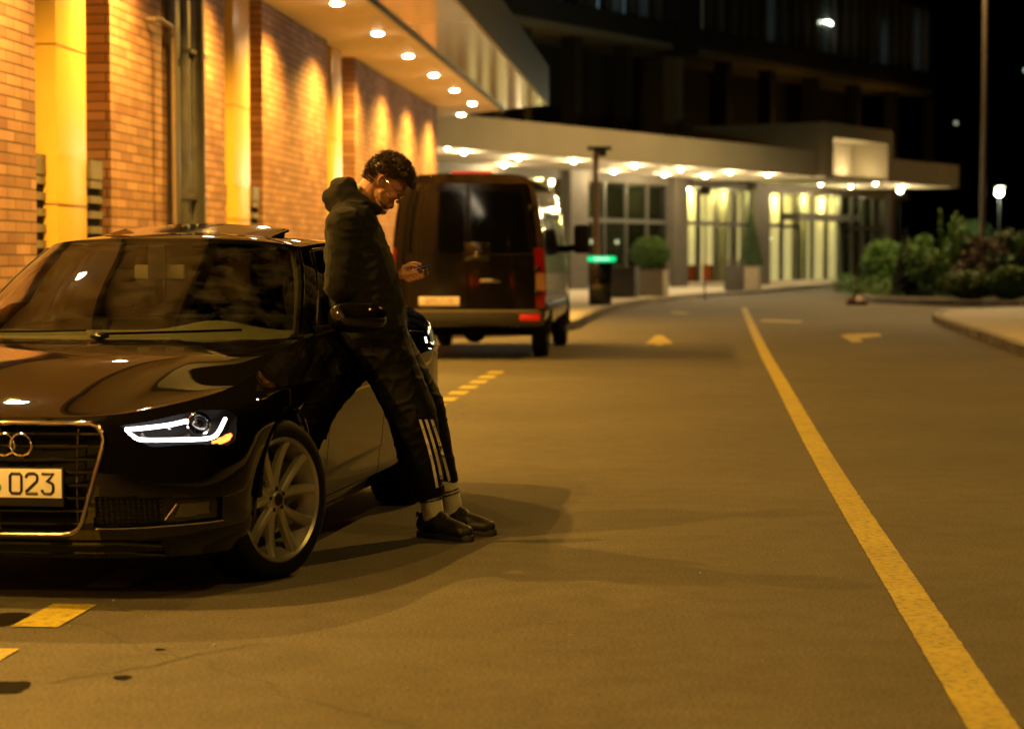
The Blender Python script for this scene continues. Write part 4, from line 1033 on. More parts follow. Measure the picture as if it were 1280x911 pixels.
tb('tower_core', (t0_, -.2, 10.6), (t1_, 14, 30), MATTB)
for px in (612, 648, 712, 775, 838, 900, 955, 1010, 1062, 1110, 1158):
    x = tx(px); tb('tower_column', (x-.28, -.4, 5.4), (x+.28, .2, 9.549), TWU if px == 838 else TWD)  # one column gets a paler colour so that it looks lit
tb('corner_column', (tx(812), -1.3, 9.4), (tx(836), -.2, 30), TWD)
random.seed(11)
for z0 in (10.65, 14.8, 18.9):
    x = t0_+10; q = 0
    while x < t1_-.6:
        wd = random.uniform(.9, 1.3)
        wnode = bpy.data.objects.new('window', None); link(wnode, tw); wnode.location = (x, -.9, z0)
        MB().box((.06, .1, 0), (wd-.06, .12, 3.1)).build('pane', TGL, wnode, smooth=False)
        MB().box((-.07, -.12, -.02), (.05, .3, 3.15)).build('fin', FIN, wnode, smooth=False)
        if random.random() < .6 and z0 < 19: MB().box((.15+random.uniform(0, .3), .45, .0), (.5+random.uniform(0, .25), .47, random.uniform(1.8, 3.0))).build('glowing_blind', DIMW if random.random() < .8 else DIMY, wnode, smooth=False)  # strips emit by themselves to suggest dimly lit rooms
        x += wd
    tb('floor_band', (t0_, -1.02, z0+3.15), (t1_+.03, -.1, z0+4.0), TWD)
xw = fx(1036, -.15); wl = MB(); pz = ypt(1036, 30, (F0+FD*xw).y).z; wl.sphere((xw, -1.15, pz), .075, 12, 8); wl.box((xw-.05, -1.1, pz+.06), (xw+.05, -.85, pz+.12)); wl.build('wall_lamp', emit_mat('cool_lamp', (.95, 1, .75), 18), tw)
for px, py in ((1088, 177), (1113, 190)):
    xq = fx(px, -.6); yy = (F0+FD*xq).y; MB().sphere((xq, -1.6, ypt(px, py, yy).z), .08, 12, 8).build('amber_lamp', emit_mat('amber_lamp', (1, .6, .12), 1.5), tw)

for px in (640, 838, 960, 1080): add_light('POINT', 'roof_uplight', (tx(px), -2.6, 6.0), 70, WARM, tw, .15)
# ================================================================ street furniture
ST = mat('post_steel', (.06, .05, .04), .5, metal=.3, var=.1); PINKP = mat('post_paint', (.50, .33, .24), .5, var=.08)
def at(px, py_ground): return gpt(px, py_ground, .13)
k0 = at(752, 381); kz = 0.13
ki = empty('ticket_kiosk', (k0.x, k0.y, kz), -.06, 'black parking ticket kiosk with a glowing green header on the pavement', 'kiosk')
MB().box((-.25, -.19, 0), (.25, .19, 1.06), b=.02).build('cabinet', GLOSSB, ki)
MB().box((-.20, -.19, .62), (.20, -.181, .92), b=.002).build('screen', mat('kiosk_screen', (.02, .03, .03), .15, rvar=.05), ki)
MB().box((-.32, -.03, .0), (-.25, .03, 1.02), b=.01).build('side_post', ST, ki)
MB().box((-.35, -.17, 1.07), (.35, .17, 1.20), b=.055).build('green_header', emit_mat('green_glow', (.0, 1.0, .28), 1.1), ki)
wtxt = emit_mat('white_glow', (.75, 1, .85), 2.2)
text_mesh('lettering', 'PARKING', .095, wtxt, ki, Matrix.Translation((0, -.173, 1.135)) @ Matrix.Rotation(PI/2, 4, 'X'), .001)
p0 = at(747, 377)
pl = empty('camera_pole', (p0.x, p0.y, .13), 0, 'slim pinkish steel pole with a short dark crossbar on top, behind the kiosk', 'pole')
ptop = ypt(747, 188, p0.y).z-.13
MB().tube([(-.02, 0, 0), (-.06, 0, ptop)], [.085, .075], 12).build('pole', PINKP, pl)
MB().box((-.28, -.06, ptop), (.36, .06, ptop+.10), b=.01).build('crossbar', MATTB, pl)
MB().box((.02, -.10, ptop-.16), (.22, .08, ptop-.01), b=.01).build('camera_housing', MATTB, pl)
# planters
def leaf_cloud(n, fn, size, seed, m, parent, name='foliage', tri=False):
    rnd = random.Random(seed); mb = MB()
    for _ in range(n):
        p, nr = fn(rnd); s_ = size*rnd.uniform(.6, 1.3)
        d = Vector((rnd.gauss(0, 1), rnd.gauss(0, 1), rnd.gauss(0, 1)))*.7+Vector(nr); d.normalize(); a = d.orthogonal().normalized(); a.rotate(Matrix.Rotation(rnd.uniform(0, 6.3), 3, d)); b = d.cross(a)
        p = Vector(p)
        mb.add([p-a*s_, p-b*s_*.4+d*s_*.1, p+a*s_, p+b*s_*.4+d*s_*.1], [(0, 1, 2, 3)])
    return mb.build(name, m, parent, smooth=False, recalc=False)
def ball(c, r, squash=.85, thick=.35):
    def f(rnd):
        d = Vector((rnd.gauss(0, 1), rnd.gauss(0, 1), rnd.gauss(0, 1))).normalized(); rr = r*(1-thick*rnd.random()**2)*(1+.13*noise.noise(d*2.5+Vector(c)))
        return (c[0]+d.x*rr, c[1]+d.y*rr, c[2]+d.z*rr*squash), d
    return f
def cone(c, r, h):
    def f(rnd):
        u = 1-math.sqrt(rnd.random()); a = rnd.uniform(0, 2*PI); rr = r*(1-u)*(1-.3*rnd.random()**2)*(1+.12*noise.noise(Vector((a, u*4, c[0]))))+.02
        return (c[0]+rr*math.cos(a), c[1]+rr*math.sin(a), c[2]+u*h), (math.cos(a), math.sin(a), .4)
    return f
def leafm(name, c): return mat(name, c, .55, var=.45, vscale=2.5)
G1, G2, G3, G4, G5 = leafm('leaf_bright', (.055, .15, .018)), leafm('leaf_dark', (.018, .060, .014)), leafm('leaf_olive', (.045, .11, .018)), leafm('leaf_russet', (.035, .014, .006)), leafm('leaf_lime', (.09, .20, .02))
BARK = mat('bark', (.05, .035, .02), .9, var=.2)
CONC = mat('planter_concrete', (.24, .21, .17), .75, var=.1)
DGREY = mat('bin_grey', (.05, .05, .05), .5, var=.15)
def planter(px, pyb, w_, h, m, lab, kind='planter'):
    p = at(px, pyb); pl = empty(kind, (p.x, p.y, .13), -.25, lab, 'planter')
    b_ = MB(); o_, i_ = w_/2, w_/2-.06
    b_.box((-o_, -o_, 0), (o_, o_, h-.06), b=.02); rim = [(-o_-.01, -o_-.01), (o_+.01, -o_-.01), (o_+.01, o_+.01), (-o_-.01, o_+.01)]
    b_.box((-o_-.015, -o_-.015, h-.059), (o_+.015, o_+.015, h), b=.015); b_.build('box', m, pl); MB().box((-i_, -i_, h), (i_, i_, h+.02)).build('soil', SOIL, pl); return pl, p
pl1, p = planter(813, 370, .95, .80, CONC, 'square stone planter box under a round clipped shrub')
sh = empty('round_shrub', (p.x, p.y, .95), 0, 'round clipped bright green shrub in the stone planter box', 'shrub', None); MB().cyl((0, 0, -.02), (0, 0, .5), .04).build('stem', BARK, sh)
leaf_cloud(5200, ball((0, 0, .50), .62, .80), .035, 1, G1, sh)
pl2, p = planter(938, 362, .72, .85, CONC, 'narrow stone planter box under a cone shaped topiary')
sh = empty('cone_topiary', (p.x, p.y, 1.0), 0, 'tall dark green cone shaped topiary in a stone planter', 'topiary'); MB().cyl((0, 0, -.02), (0, 0, 1.2), .04).build('stem', BARK, sh)
leaf_cloud(4200, cone((0, 0, .02), .44, 2.0), .035, 2, G2, sh)
pl3, p = planter(782, 372, .7, .9, DGREY, 'dark grey box planter left of the round shrub')
p = at(918, 363.5); bn = empty('litter_bin', (p.x, p.y, .13), -.2, 'dark grey litter bin beside the cone topiary', 'bin')
MB().box((-.33, -.3, .03), (.33, .3, .92), b=.03).build('bin_body', DGREY, bn); MB().box((-.35, -.32, .99), (.35, .32, 1.06), b=.02).build('bin_lid', ST, bn); MB().box((-.3, -.28, .0), (.3, .28, .029)).build('bin_base', MATTB, bn)
lq = MB()
for x in (-.3, .3):
    for y in (-.27, .27): lq.box((x-.015, y-.015, .92), (x+.015, y+.015, .99))
lq.build('lid_support', ST, bn)
# slim bollard on the kerb, tall lamp post, small lantern, low red barrier
p = at(881, 375); bo = empty('slim_marker_post', (p.x, p.y, .13), 0, 'thin dark marker post on the kerb in front of the curtained windows', 'post'); MB().tube([(0, 0, 0), (0, 0, 2.9)], .025, 8).build('post', MULL, bo); MB().box((-.15, -.03, 2.9), (.15, .03, 3.1), b=.01).build('post_sign', MULL, bo)
LP = Vector(((1228-640)/FPX*67.5, 67.5, .0)); sl = empty('street_lamp', LP, 0, 'tall grey street lamp post rising above the shrubs on the right', 'street lamp')
MB().tube([(0, 0, 0), (0, 0, 1.2), (0, 0, 12.6)], [.12, .10, .07], 14).build('post', ST, sl); MB().tube([(0, 0, 12.55), (-.5, -.3, 12.95), (-1.5, -.9, 13.1)], [.05, .045, .04], 10).build('arm', ST, sl)
MB().box((-2.05, -.17, -.06), (-1.45, .17, .06), Matrix.Translation((0, 0, 13.1)) @ Matrix.Rotation(.54, 4, 'Z'), b=.04).build('lamp_head', ST, sl)
MB().box((-2.0, -.12, -.075), (-1.5, .12, -.062), Matrix.Translation((0, 0, 13.1)) @ Matrix.Rotation(.54, 4, 'Z')).build('lamp_lens', emit_mat('street_lens', (1, .7, .35), 7), sl)
add_light('SPOT', 'street_light', (-1.5, -.9, 12.95), 17000, WARM, sl, .12, R(150), .4)
# a second lamp of the same kind nearer the camera, out of frame on the right
sl['group'] = 'street lamps along the road'
for ch in sl.children:
    if ch.type == 'LIGHT': far_l = ch
sl2 = copy_tree(sl); sl2.location = (8.6, 3.0, .13); sl2['label'] = 'tall grey street lamp post beside the camera, outside the frame'
for ch in sl2.children:
    if ch.type == 'LIGHT': ch.data = ch.data.copy(); ch.data.energy = 2200; ch.data.color = (1, .58, .10)
fascia_fill = copy_tree(sl); fascia_fill.location = (31, 92, .13); fascia_fill['label'] = 'added street lamp post, unseen, brightening the hotel canopy from outside the frame'  # unseen lamp added to brighten the hotel canopy fascia
sl3 = copy_tree(sl); sl3.location = (9.8, 27.0, .13); sl3['label'] = 'tall grey street lamp post halfway along the island, outside the frame on the right'; sl3['group'] = 'street lamps along the road'
far_l.data = far_l.data.copy(); far_l.data.energy = 13000; far_l.data.color = (1, .60, .20)
for q_, e_ in ((fascia_fill, 2600), (sl3, 8500)):
    for ch in q_.children:
        if ch.type == 'LIGHT': ch.data = ch.data.copy(); ch.data.energy = e_; ch.data.color = (1, .60, .20) if q_ is fascia_fill else WARM
p = ypt(1249, 241, 74); ln = empty('path_lantern', (p.x, p.y, .16), 0, 'round bright white lantern on a thin post beyond the shrubs at right', 'lantern')
MB().tube([(0, 0, 0), (0, 0, p.z-.36)], .03, 8).build('post', MATTB, ln); MB().sphere((0, 0, p.z-.16), .13, 20, 12).build('globe', emit_mat('lantern_glow', (.9, 1, .72), 40), ln)
MB().sphere((0, 0, p.z+.02), (.19, .19, .05), 16, 6).build('hood', MULL, ln)
add_light('POINT', 'lantern_light', (0, -.25, p.z-.16), 900, (.9, 1, .65), ln, .15)
p = ypt(1125, 236, 96); wl2 = empty('corner_lantern', (p.x, p.y, .13), 0, 'small lit lantern on a post at the corner of the canopy', 'lantern')
MB().tube([(0, 0, 0), (0, 0, p.z-.3)], .04, 8).build('post', MATTB, wl2); MB().sphere((0, 0, p.z-.2), .12, 14, 10).build('globe', emit_mat('corner_glow', (1, .92, .65), 25), wl2)
for (px, py, Y, st, cc, lab) in ((1195, 154, 150, .5, (.8, .9, .6), 'faint greenish lamp high on a mast in the dark background'), (1282, 88, 140, .8, (.7, 1, .7), 'pale green lamp high on a mast at the right edge')):
    p = ypt(px, py, Y); m_ = empty('mast_lamp', (p.x, p.y, 0), 0, lab, 'lamp'); MB().tube([(0, 0, 0), (0, 0, p.z-.15)], .07, 6).build('mast', MATTB, m_); MB().sphere((0, 0, p.z), .13, 10, 8).build('globe', emit_mat('mast_glow', cc, st), m_)
REDP = mat('barrier_red', (.07, .015, .01), .6, var=.1)
p = gpt(1071, 381); cn = empty('marker_post', (p.x, p.y, .001), 0, 'thin dull red marker post on a wide base at the tip of the planting bed', 'marker post')
MB().lathe([(0, 0), (.30, 0), (.29, .10), (.16, .22), (.05, .27), (0, .27)], 24).build('base', REDP, cn); MB().lathe([(.03, .271), (.028, 1.1), (.0, 1.1)], 12).build('post', REDP, cn)
MB().lathe([(.034, .80), (.034, .95)], 20, c=(0, 0, 0)).build('reflective_band', mat('band_white', (.12, .05, .04), .5, var=.05), cn)
# ---------------- shrubs in the bed
def shrub(name, lab, cat, base_px, ytop, Y, kind, wpx, m, seed, n=5200, sz=.06):
    wpx *= 1.25
    sc2 = FPX/Y; x = (base_px-640)/sc2; zt = ypt(base_px, ytop, Y).z; h = zt-.16; w2 = wpx/sc2/2
    s_ = empty(name, (x, Y, .16), 0, lab, cat); rr = random.Random(seed)
    for k in range(5):
        a = rr.uniform(0, 6.28); MB().tube([(0, 0, 0), (math.cos(a)*w2*.3, math.sin(a)*w2*.3, h*.4), (math.cos(a)*w2*.5, math.sin(a)*w2*.5, h*.75)], [.03, .02, .008], 6).build('stem', BARK, s_)
    if kind == 'ball': fn = ball((0, 0, h*.52), w2, (h*.5)/w2, .5)
    elif kind == 'cone': fn = cone((0, 0, .05), w2, h)
    elif kind == 'loose':
        cl_ = [(rr.gauss(0, w2*.45), rr.gauss(0, w2*.4), rr.uniform(.25, .85)*h, rr.uniform(.25, .5)*w2) for _ in range(14)]
        fs_ = [ball(c[:3], c[3], .9, .8) for c in cl_]; fn = lambda rnd: rnd.choice(fs_)(rnd)
    else:
        sp_ = [(rr.gauss(0, w2*.4), rr.gauss(0, w2*.4), rr.uniform(.6, 1)*h) for _ in range(9)]
        def fn(rnd):
            q = rnd.choice(sp_); u = rnd.random(); return (q[0]*(1+.3*u)+rnd.gauss(0, .10*(1.1-u)), q[1]+rnd.gauss(0, .10), q[2]*u), (rnd.gauss(0, 1), rnd.gauss(0, 1), .6)
    leaf_cloud(n, fn, sz, seed, m, s_)
shrub('round_bush', 'round mid green bush at the left tip of the planting bed', 'bush', 1104, 299, 70, 'ball', 44, G1, 21)
shrub('conifer', 'narrow near-black conifer between the round bush and the light shrub', 'conifer', 1131, 286, 66.5, 'cone', 27, leafm('leaf_black', (.006, .016, .006)), 22)
shrub('loose_shrub', 'light green loose shrub right of the dark conifer', 'shrub', 1162, 280, 66, 'loose', 62, G1, 23)
shrub('spiky_shrub', 'tall upright lime green shrub with pointed shoots', 'shrub', 1192, 258, 65, 'spiky', 34, G5, 24, 2200)
shrub('russet_shrub', 'reddish brown shrub below the street lamp post', 'shrub', 1224, 292, 65, 'loose', 72, G4, 25)
shrub('loose_shrub', 'dark green loose shrub at the right edge below the lantern', 'shrub', 1275, 283, 66, 'loose', 50, G2, 26)
shrub('low_bush', 'low bright green bush near the right edge in front of the others', 'bush', 1262, 333, 60, 'ball', 42, G1, 27)
shrub('low_bush', 'low dark bush in the middle of the bed front', 'bush', 1212, 338, 61, 'ball', 60, G3, 28)
shrub('loose_shrub', 'tall dark shrub behind the spiky one, against the night', 'shrub', 1216, 268, 78, 'loose', 70, G2, 29)
def cover(rnd):
    t = rnd.random(); x = 10.6+t*6.2; yb = 67-9.0*t*.9; y = yb+rnd.random()*7.5; u = min(1, (y-yb)/2.5+.15)
    return (x, y, .16+rnd.random()*.55*u*(1+.6*noise.noise(Vector((x, y, 0))))), (0, 0, 1)
o = leaf_cloud(20000, cover, .06, 31, G3, None, 'ground_cover'); o['kind'] = 'stuff'; o['label'] = 'low green ground cover plants spreading over the bed'; o['category'] = 'ground cover'

# ================================================================ van
VP = mat('dark_van_paint', (.006, .005, .0035), .06, coat=0, spec=.42, rvar=.03); VGL = mat('van_rear_glass', (.002, .002, .002), .03, spec=.5, coat=0, rvar=.01)
VAZ = R(5.0); van = empty('parked_van', (-.56, 28.6, 0), -VAZ, 'dark brown delivery van parked ahead of the black saloon, rear doors facing the camera', 'van')
# sections across: right half (x,z) from floor to roof, along y
prof = [(.93, .42), (.985, .55), (.995, .80), (.990, 1.10), (.975, 1.35), (.955, 1.62), (.905, 1.95), (.855, 2.17), (.79, 2.29), (.66, 2.345), (.40, 2.365), (0, 2.37)]
ys = [(0, 1, 1, 0), (.03, 1.0, 1, 0), (.2, 1, 1, 0), (1.2, 1, 1, 0), (2.6, 1, 1, 0), (3.6, 1, 1, 0), (4.2, 1, .985, 0), (4.55, .995, .955, 0), (4.95, .985, .80, 0), (5.35, .965, .62, 0), (5.7, .93, .52, 0), (5.9, .84, .44, 0), (5.98, .76, .34, 0)]
P = []
for y, sx_, hz, _ in ys:
    row = []
    for x, z in prof:
        zz = .42+(z-.42)*hz; row.append((x*sx_*(1 if z < 1.4 else 1-.10*(1-hz)), y, zz))
    P.append(row)
def resamp(P, nu, nv):
    P = np.array(P); A = np.stack([spline(P[:, j], np.linspace(0, len(P)-1, nu)) for j in range(P.shape[1])], 1)
    return np.stack([spline(A[i], np.linspace(0, P.shape[1]-1, nv)) for i in range(nu)], 0)
PV = resamp(P, 90, 44); msk = np.ones((89, 43), bool); Pc = (PV[:-1, :-1]+PV[1:, 1:])/2
VW = [(1.0, .35), (4.75, .35)]
for wy, wz in VW: msk &= ~((np.hypot(Pc[..., 1]-wy, Pc[..., 2]-wz) < .43) & (Pc[..., 0] > .5))
vb = MB(); mirror_grid(vb, PV, msk)
rear = [tuple(PV[0, j]) for j in range(44)]; rl = rear+[(-x, y, z) for x, y, z in rear[::-1]]; vb.add([(x, y+.03, z) for x, y, z in rl], [tuple(range(len(rl)))])
vb.add([(-.9, .1, .42), (.9, .1, .42), (.85, 5.8, .42), (-.85, 5.8, .42)], [(0, 1, 2, 3)]); vb.build('body', VP, van, ang=40, doubles=.0005)
# two rear doors with windows
def vx(z): return float(np.interp(z, [p[1] for p in prof], [p[0] for p in prof]))
for sg in (1, -1):
    def col(zs, ins): return [(sg*(vx(z)-ins), z) for z in zs]
    zs = np.linspace(.60, 2.24, 26); U = np.linspace(0, 1, 14); P2 = []
    for u in U: P2.append([(sg*(.012+(vx(z)-.055-.012)*u), -.042+.050*sg*(vx(z)-.055)*u+.035*u**6, z) for z in zs])
    d = MB().grid(P2); q = [P2[0], [(p[0], .03, p[2]) for p in P2[0]]]; d.grid(q); q = [P2[-1], [(p[0], .03, p[2]) for p in P2[-1]]]; d.grid(q); d.grid([[r_[0] for r_ in P2], [(r_[0][0], .03, r_[0][2]) for r_ in P2]])
    do = d.build('rear_door', VP, van)
    zs = np.linspace(1.36, 2.14, 12); P3 = [[(sg*(.05+(vx(z)-.13-.05)*u), -.050+.050*sg*(.05+(vx(z)-.13-.05)*u)+.035*u**6, z) for z in zs] for u in U]
    MB().grid(P3).build('rear_window', VGL, do)
    MB().tube([(sg*.05, -.035, 1.35), (sg*.4, -.036, 1.335), (sg*(vx(1.35)-.13), -.028, 1.35)], .012, 6).build('window_lip', GLOSSB, do)
    hn = MB()
    for z in (.82, 1.12, 1.9): hn.box((sg*(vx(z)-.10)-.04, -.045, z), (sg*(vx(z)-.10)+.04, -.01, z+.07), b=.01)
    hn.build('hinge', VP, do)
    tl = MB(); Z = np.linspace(.66, 1.42, 10); PT = [[(sg*(vx(z)-.125+.129*min(1, u*1.6)), -.012-.02*(1-u)+max(0, u-.62)*.35, z) for z in Z] for u in np.linspace(0, 1, 8)]
    t_ = tl.grid(PT).build('tail_lamp', mat('van_tail_red', (.14, .005, .004), .12, coat=1, var=.05), van)
    tl = MB(); Z = np.linspace(.88, 1.10, 4); PT = [[(sg*(vx(z)-.123+.129*min(1, u*1.6)), -.017-.02*(1-u)+max(0, u-.62)*.35, z) for z in Z] for u in np.linspace(0, 1, 8)]; tl.grid(PT).build('indicator_lens', mat('van_lens_clear', (.22, .12, .06), .15, coat=1, var=.05), t_)
    MB().box((sg*.80-.13, -.135, .50), (sg*.80+.13, -.118, .58), b=.005).build('reflector', mat('reflector_red', (.55, .01, .01), .2, coat=1), van)
MB().lathe([(.0, -.06), (.04, -.06), (.055, -.05), (.055, -.03)], 24, 'y', Matrix.Translation((.12, 0, 1.34))).build('badge', CHROME, van)
MB().box((.15, -.05, .98), (.42, -.025, 1.03), b=.01).build('door_handle', DCHROME, van)
MB().box((-.05, -.06, 1.24), (.30, -.02, 1.50), b=.03).build('handle_panel', VP, van)
vbm = MB(); vbm.box((-.96, -.12, .44), (.96, .14, .62), b=.03); vbm.build('rear_bumper', mat('bumper_plastic', (.016, .015, .012), .45, var=.15), van)
MB().box((-.90, -.135, .595), (.90, .0, .632), b=.008).build('bumper_step', mat('step_plate', (.10, .085, .06), .4, var=.1), van)
MB().box((-.22, .06, 2.36), (.30, .12, 2.40), b=.012).build('high_brake_light', emit_mat('brake_glow', (1, .09, .03), .9), van)
vpl = MB().box((-.62, -.115, .69), (-.10, -.103, .80), b=.003).build('number_plate', mat('van_plate', (.8, .68, .62), .4, var=.04), van)
text_mesh('lettering', 'BPM-7119', .10, mat('van_plate_ink', (.15, .04, .03), .5), vpl, Matrix.Translation((-.36, -.1155, .745)) @ Matrix.Rotation(PI/2, 4, 'X'), .0005, sx=.85)
# side glazing and mirrors, wheels
for sg in (1, -1):
    for (y0, y1, z0, z1) in ((.35, 1.7, 1.42, 2.08), (1.85, 3.3, 1.42, 2.08), (3.5, 4.35, 1.38, 2.02)):
        Y_, Z_ = np.meshgrid(np.linspace(y0, y1, 10), np.linspace(z0, z1, 8), indexing='ij')
        Xs = np.interp(Z_, [p[1] for p in prof], [p[0] for p in prof])+.006-np.clip(Y_-4.0, 0, 1)*.04
        Pm = np.stack([sg*Xs, Y_, Z_], -1); MB().grid(Pm).build('side_window', VGL, van)
    mm = MB(); mm.box((sg*1.22-.13, 4.30, 1.36), (sg*1.22+.10, 4.45, 1.78), b=.05); mm.tube([(sg*.93, 4.5, 1.42), (sg*1.12, 4.42, 1.45)], .05, 8); mm.build('wing_mirror', MATTB, van)
    MB().box((sg*.995-.01, .2, .62), (sg*.995+.012, 4.2, .72), b=.01).build('side_rubbing_strip', BLACKP, van)
sus = MB(); sus.cyl((-.75, 1.0, .33), (.75, 1.0, .33), .06); sus.sphere((-.02, 1.0, .33), (.16, .16, .15)); sus.box((-.5, .3, .38), (.5, 5, .43)); sus.cyl((.42, .3, .42), (.42, .05, .34), .03); sus.build('rear_axle', MATTB, van)
def vwheel(x, y):
    o = bpy.data.objects.new('wheel', None); link(o, van); o.location = (x, y, .345); o.rotation_euler = (0, 0, 0 if x > 0 else PI)
    MB().lathe([(.20, -.10), (.30, -.105), (.335, -.09), (.345, -.05), (.345, .05), (.335, .09), (.30, .105), (.20, .10)], 40, 'x').build('tyre', RUBBER, o)
    MB().lathe([(.205, .09), (.19, .095), (.18, .05), (.08, .06), (.07, .085), (0, .09)], 32, 'x').build('rim', DALLOY, o)
for x in (.86, -.86):
    for y in (1.0, 4.75): vwheel(x, y)
for wy, wz in VW:
    for sg in (1, -1):
        wwm = MB(); wwm.grid([[(sg*x, wy+math.cos(a)*.435, wz+math.sin(a)*.435) for x in (.6, .985)] for a in np.linspace(-.1, PI+.1, 26)]); wwm.add([(sg*.6, wy+math.cos(a)*.435, wz+math.sin(a)*.435) for a in np.linspace(-.1, PI+.1, 26)], [tuple(range(26))]); wwm.build('wheel_well', MATTB, van, doubles=.001)
MB().tube([(-.3, 1.2, 2.38), (.3, 1.2, 2.38)], .012, 6).build('roof_rail', BLACKP, van)
# ================================================================ man leaning on the car, looking at a phone
RT_ = Vector((-.35, 10.42, 0))
man = empty('person', RT_, 0, 'man in black hoodie and striped trousers leaning on the saloon, looking down at a phone', 'person')
def J(px, py, y=0.0): return ypt(px, py, RT_.y+y)-RT_
def capsule(mb, a, b, ra, rb, seg=14):
    a, b = Vector(a), Vector(b); d = b-a; L_ = d.length
    q = d.to_track_quat('Z', 'Y').to_matrix().to_4x4(); M = Matrix.Translation(a) @ q
    pr = []; n = 7
    for k in range(n+1):
        t = -PI/2+PI/2*k/n; pr.append((max(1e-4, ra*math.cos(t)), ra*math.sin(t)))
    for k in range(n+1):
        t = PI/2*k/n; pr.append((max(1e-4, rb*math.cos(t)), L_+rb*math.sin(t)))
    pr = [p for i, p in enumerate(pr) if i == 0 or (abs(p[1]-pr[i-1][1])+abs(p[0]-pr[i-1][0])) > 1e-5]
    base = len(mb.v); mb.lathe(pr, seg, 'z', M)
    m = len(pr); mb.f.append(tuple(base+k*m for k in range(seg))[::-1]); mb.f.append(tuple(base+k*m+m-1 for k in range(seg))); mb.mi += [0, 0]
def chain(mb, pts, seg=14):
    for (a, ra), (b, rb) in zip(pts[:-1], pts[1:]): capsule(mb, a, b, ra, rb, seg)
def remesh(mb, name, m, parent, voxel, smooth=4, fac=.5, disp=None):
    o = mb.build(name, m, None, doubles=0, recalc=True)
    md = o.modifiers.new('r', 'REMESH'); md.mode = 'VOXEL'; md.voxel_size = voxel
    if smooth: s_ = o.modifiers.new('s', 'SMOOTH'); s_.factor = fac; s_.iterations = smooth
    dg = bpy.context.evaluated_depsgraph_get(); me = bpy.data.meshes.new_from_object(o.evaluated_get(dg)); me.name = name
    old = o.data; o.modifiers.clear(); o.data = me; bpy.data.meshes.remove(old)
    if disp:
        n = len(me.vertices); co = np.zeros(n*3); me.vertices.foreach_get('co', co); co = co.reshape(-1, 3); no = np.zeros(n*3); me.vertices.foreach_get('normal', no); no = no.reshape(-1, 3)
        dd_ = np.array([disp(Vector(c), Vector(q)) for c, q in zip(co, no)]); me.vertices.foreach_set('co', (co+no*dd_[:, None]).ravel()); me.update()
    me.shade_smooth(); o.name = name; o.parent = parent
    if not me.materials: me.materials.append(m)
    return o
SKIN = mat('skin', (.46, .235, .135), .5, spec=.4, var=.08, vscale=30, bump=.08, bscale=250)
SKIN.node_tree.nodes['Principled BSDF'].inputs['Subsurface Weight'].default_value = .12
SKIN.node_tree.nodes['Principled BSDF'].inputs['Subsurface Scale'].default_value = .006
HOODM = mat('hoodie_fleece', (.0075, .0075, .006), .95, spec=.12, var=.15, vscale=40, bump=.5, bscale=420, sheen=.10)
TROU = mat('track_nylon', (.0022, .002, .0022), .6, spec=.2, var=.1, bump=.15, bscale=200)
SOCK = mat('sock_cotton', (.72, .68, .58), .9, var=.08, bump=.4, bscale=260)
STRIPE = mat('white_stripe', (.72, .66, .62), .7, var=.04)
SHOE = mat('shoe_leather', (.006, .006, .006), .55, var=.2); SOLE = mat('shoe_sole', (.020, .018, .015), .7, var=.1)
HAIR = mat('dark_hair', (.035, .018, .008), .42, spec=.5, var=.3, vscale=40)
WIRE = mat('wire_frame', (.8, .75, .65), .15, metal=1, rvar=.03)

HC = J(482, 229, 0); Fv = Vector((.735, -.03, -.678)).normalized(); Sv = Vector((.0, 1, -.0)); Sv = (Sv-Fv*Sv.dot(Fv)).normalized(); Uv = Fv.cross(Sv); Uv = Uv if Uv.z > 0 else -Uv
MH = Matrix(((Fv.x, Sv.x, Uv.x, HC.x), (Fv.y, Sv.y, Uv.y, HC.y), (Fv.z, Sv.z, Uv.z, HC.z), (0, 0, 0, 1)))
def H(f, s_, u): return MH @ Vector((f, s_, u))
bd = MB()
# head
bd.sphere((-.012, 0, .030), (.100, .076, .092), 28, 18, MH); bd.sphere((.022, 0, .018), (.074, .068, .080), 24, 16, MH)
bd.sphere((.030, 0, -.048), (.058, .054, .066), 24, 16, MH); bd.sphere((.012, 0, -.055), (.06, .058, .045), 20, 12, MH)
bd.sphere((.072, 0, -.102), (.021, .026, .018), 16, 10, MH)
capsule(bd, H(.086, 0, .018), H(.107, 0, -.022), .0095, .0105); bd.sphere((.100, .010, -.027), (.010, .007, .007), 12, 8, MH); bd.sphere((.100, -.010, -.027), (.010, .007, .007), 12, 8, MH)
for s_ in (1, -1):
    capsule(bd, H(.086, s_*.012, .030), H(.074, s_*.044, .032), .010, .009)
    bd.sphere((.060, s_*.036, -.018), (.028, .022, .022), 14, 10, MH)
    bd.sphere((.078, s_*.030, .008), (.012, .014, .009), 14, 10, MH)
    capsule(bd, H(.018, s_*.051, -.045), H(.062, s_*.022, -.098), .014, .014)
    # ear: rim and lobe
    er = [(-.012, .074, .022), (-.022, .084, .020), (-.030, .088, .006), (-.024, .086, -.014), (-.010, .080, -.026), (-.002, .076, -.020)]
    chain(bd, [(H(a, s_*b, c), .0058) for a, b, c in er], 10); bd.sphere((-.014, s_*.076, -.002), (.013, .006, .020), 12, 8, MH)
bd.sphere((.097, 0, -.057), (.009, .020, .0055), 14, 8, MH); bd.sphere((.094, 0, -.068), (.009, .018, .006), 14, 8, MH); bd.sphere((.085, 0, -.060), (.016, .026, .022), 14, 10, MH)
NB = J(446, 258, 0)
capsule(bd, H(-.035, 0, -.035), NB, .058, .062, 18)
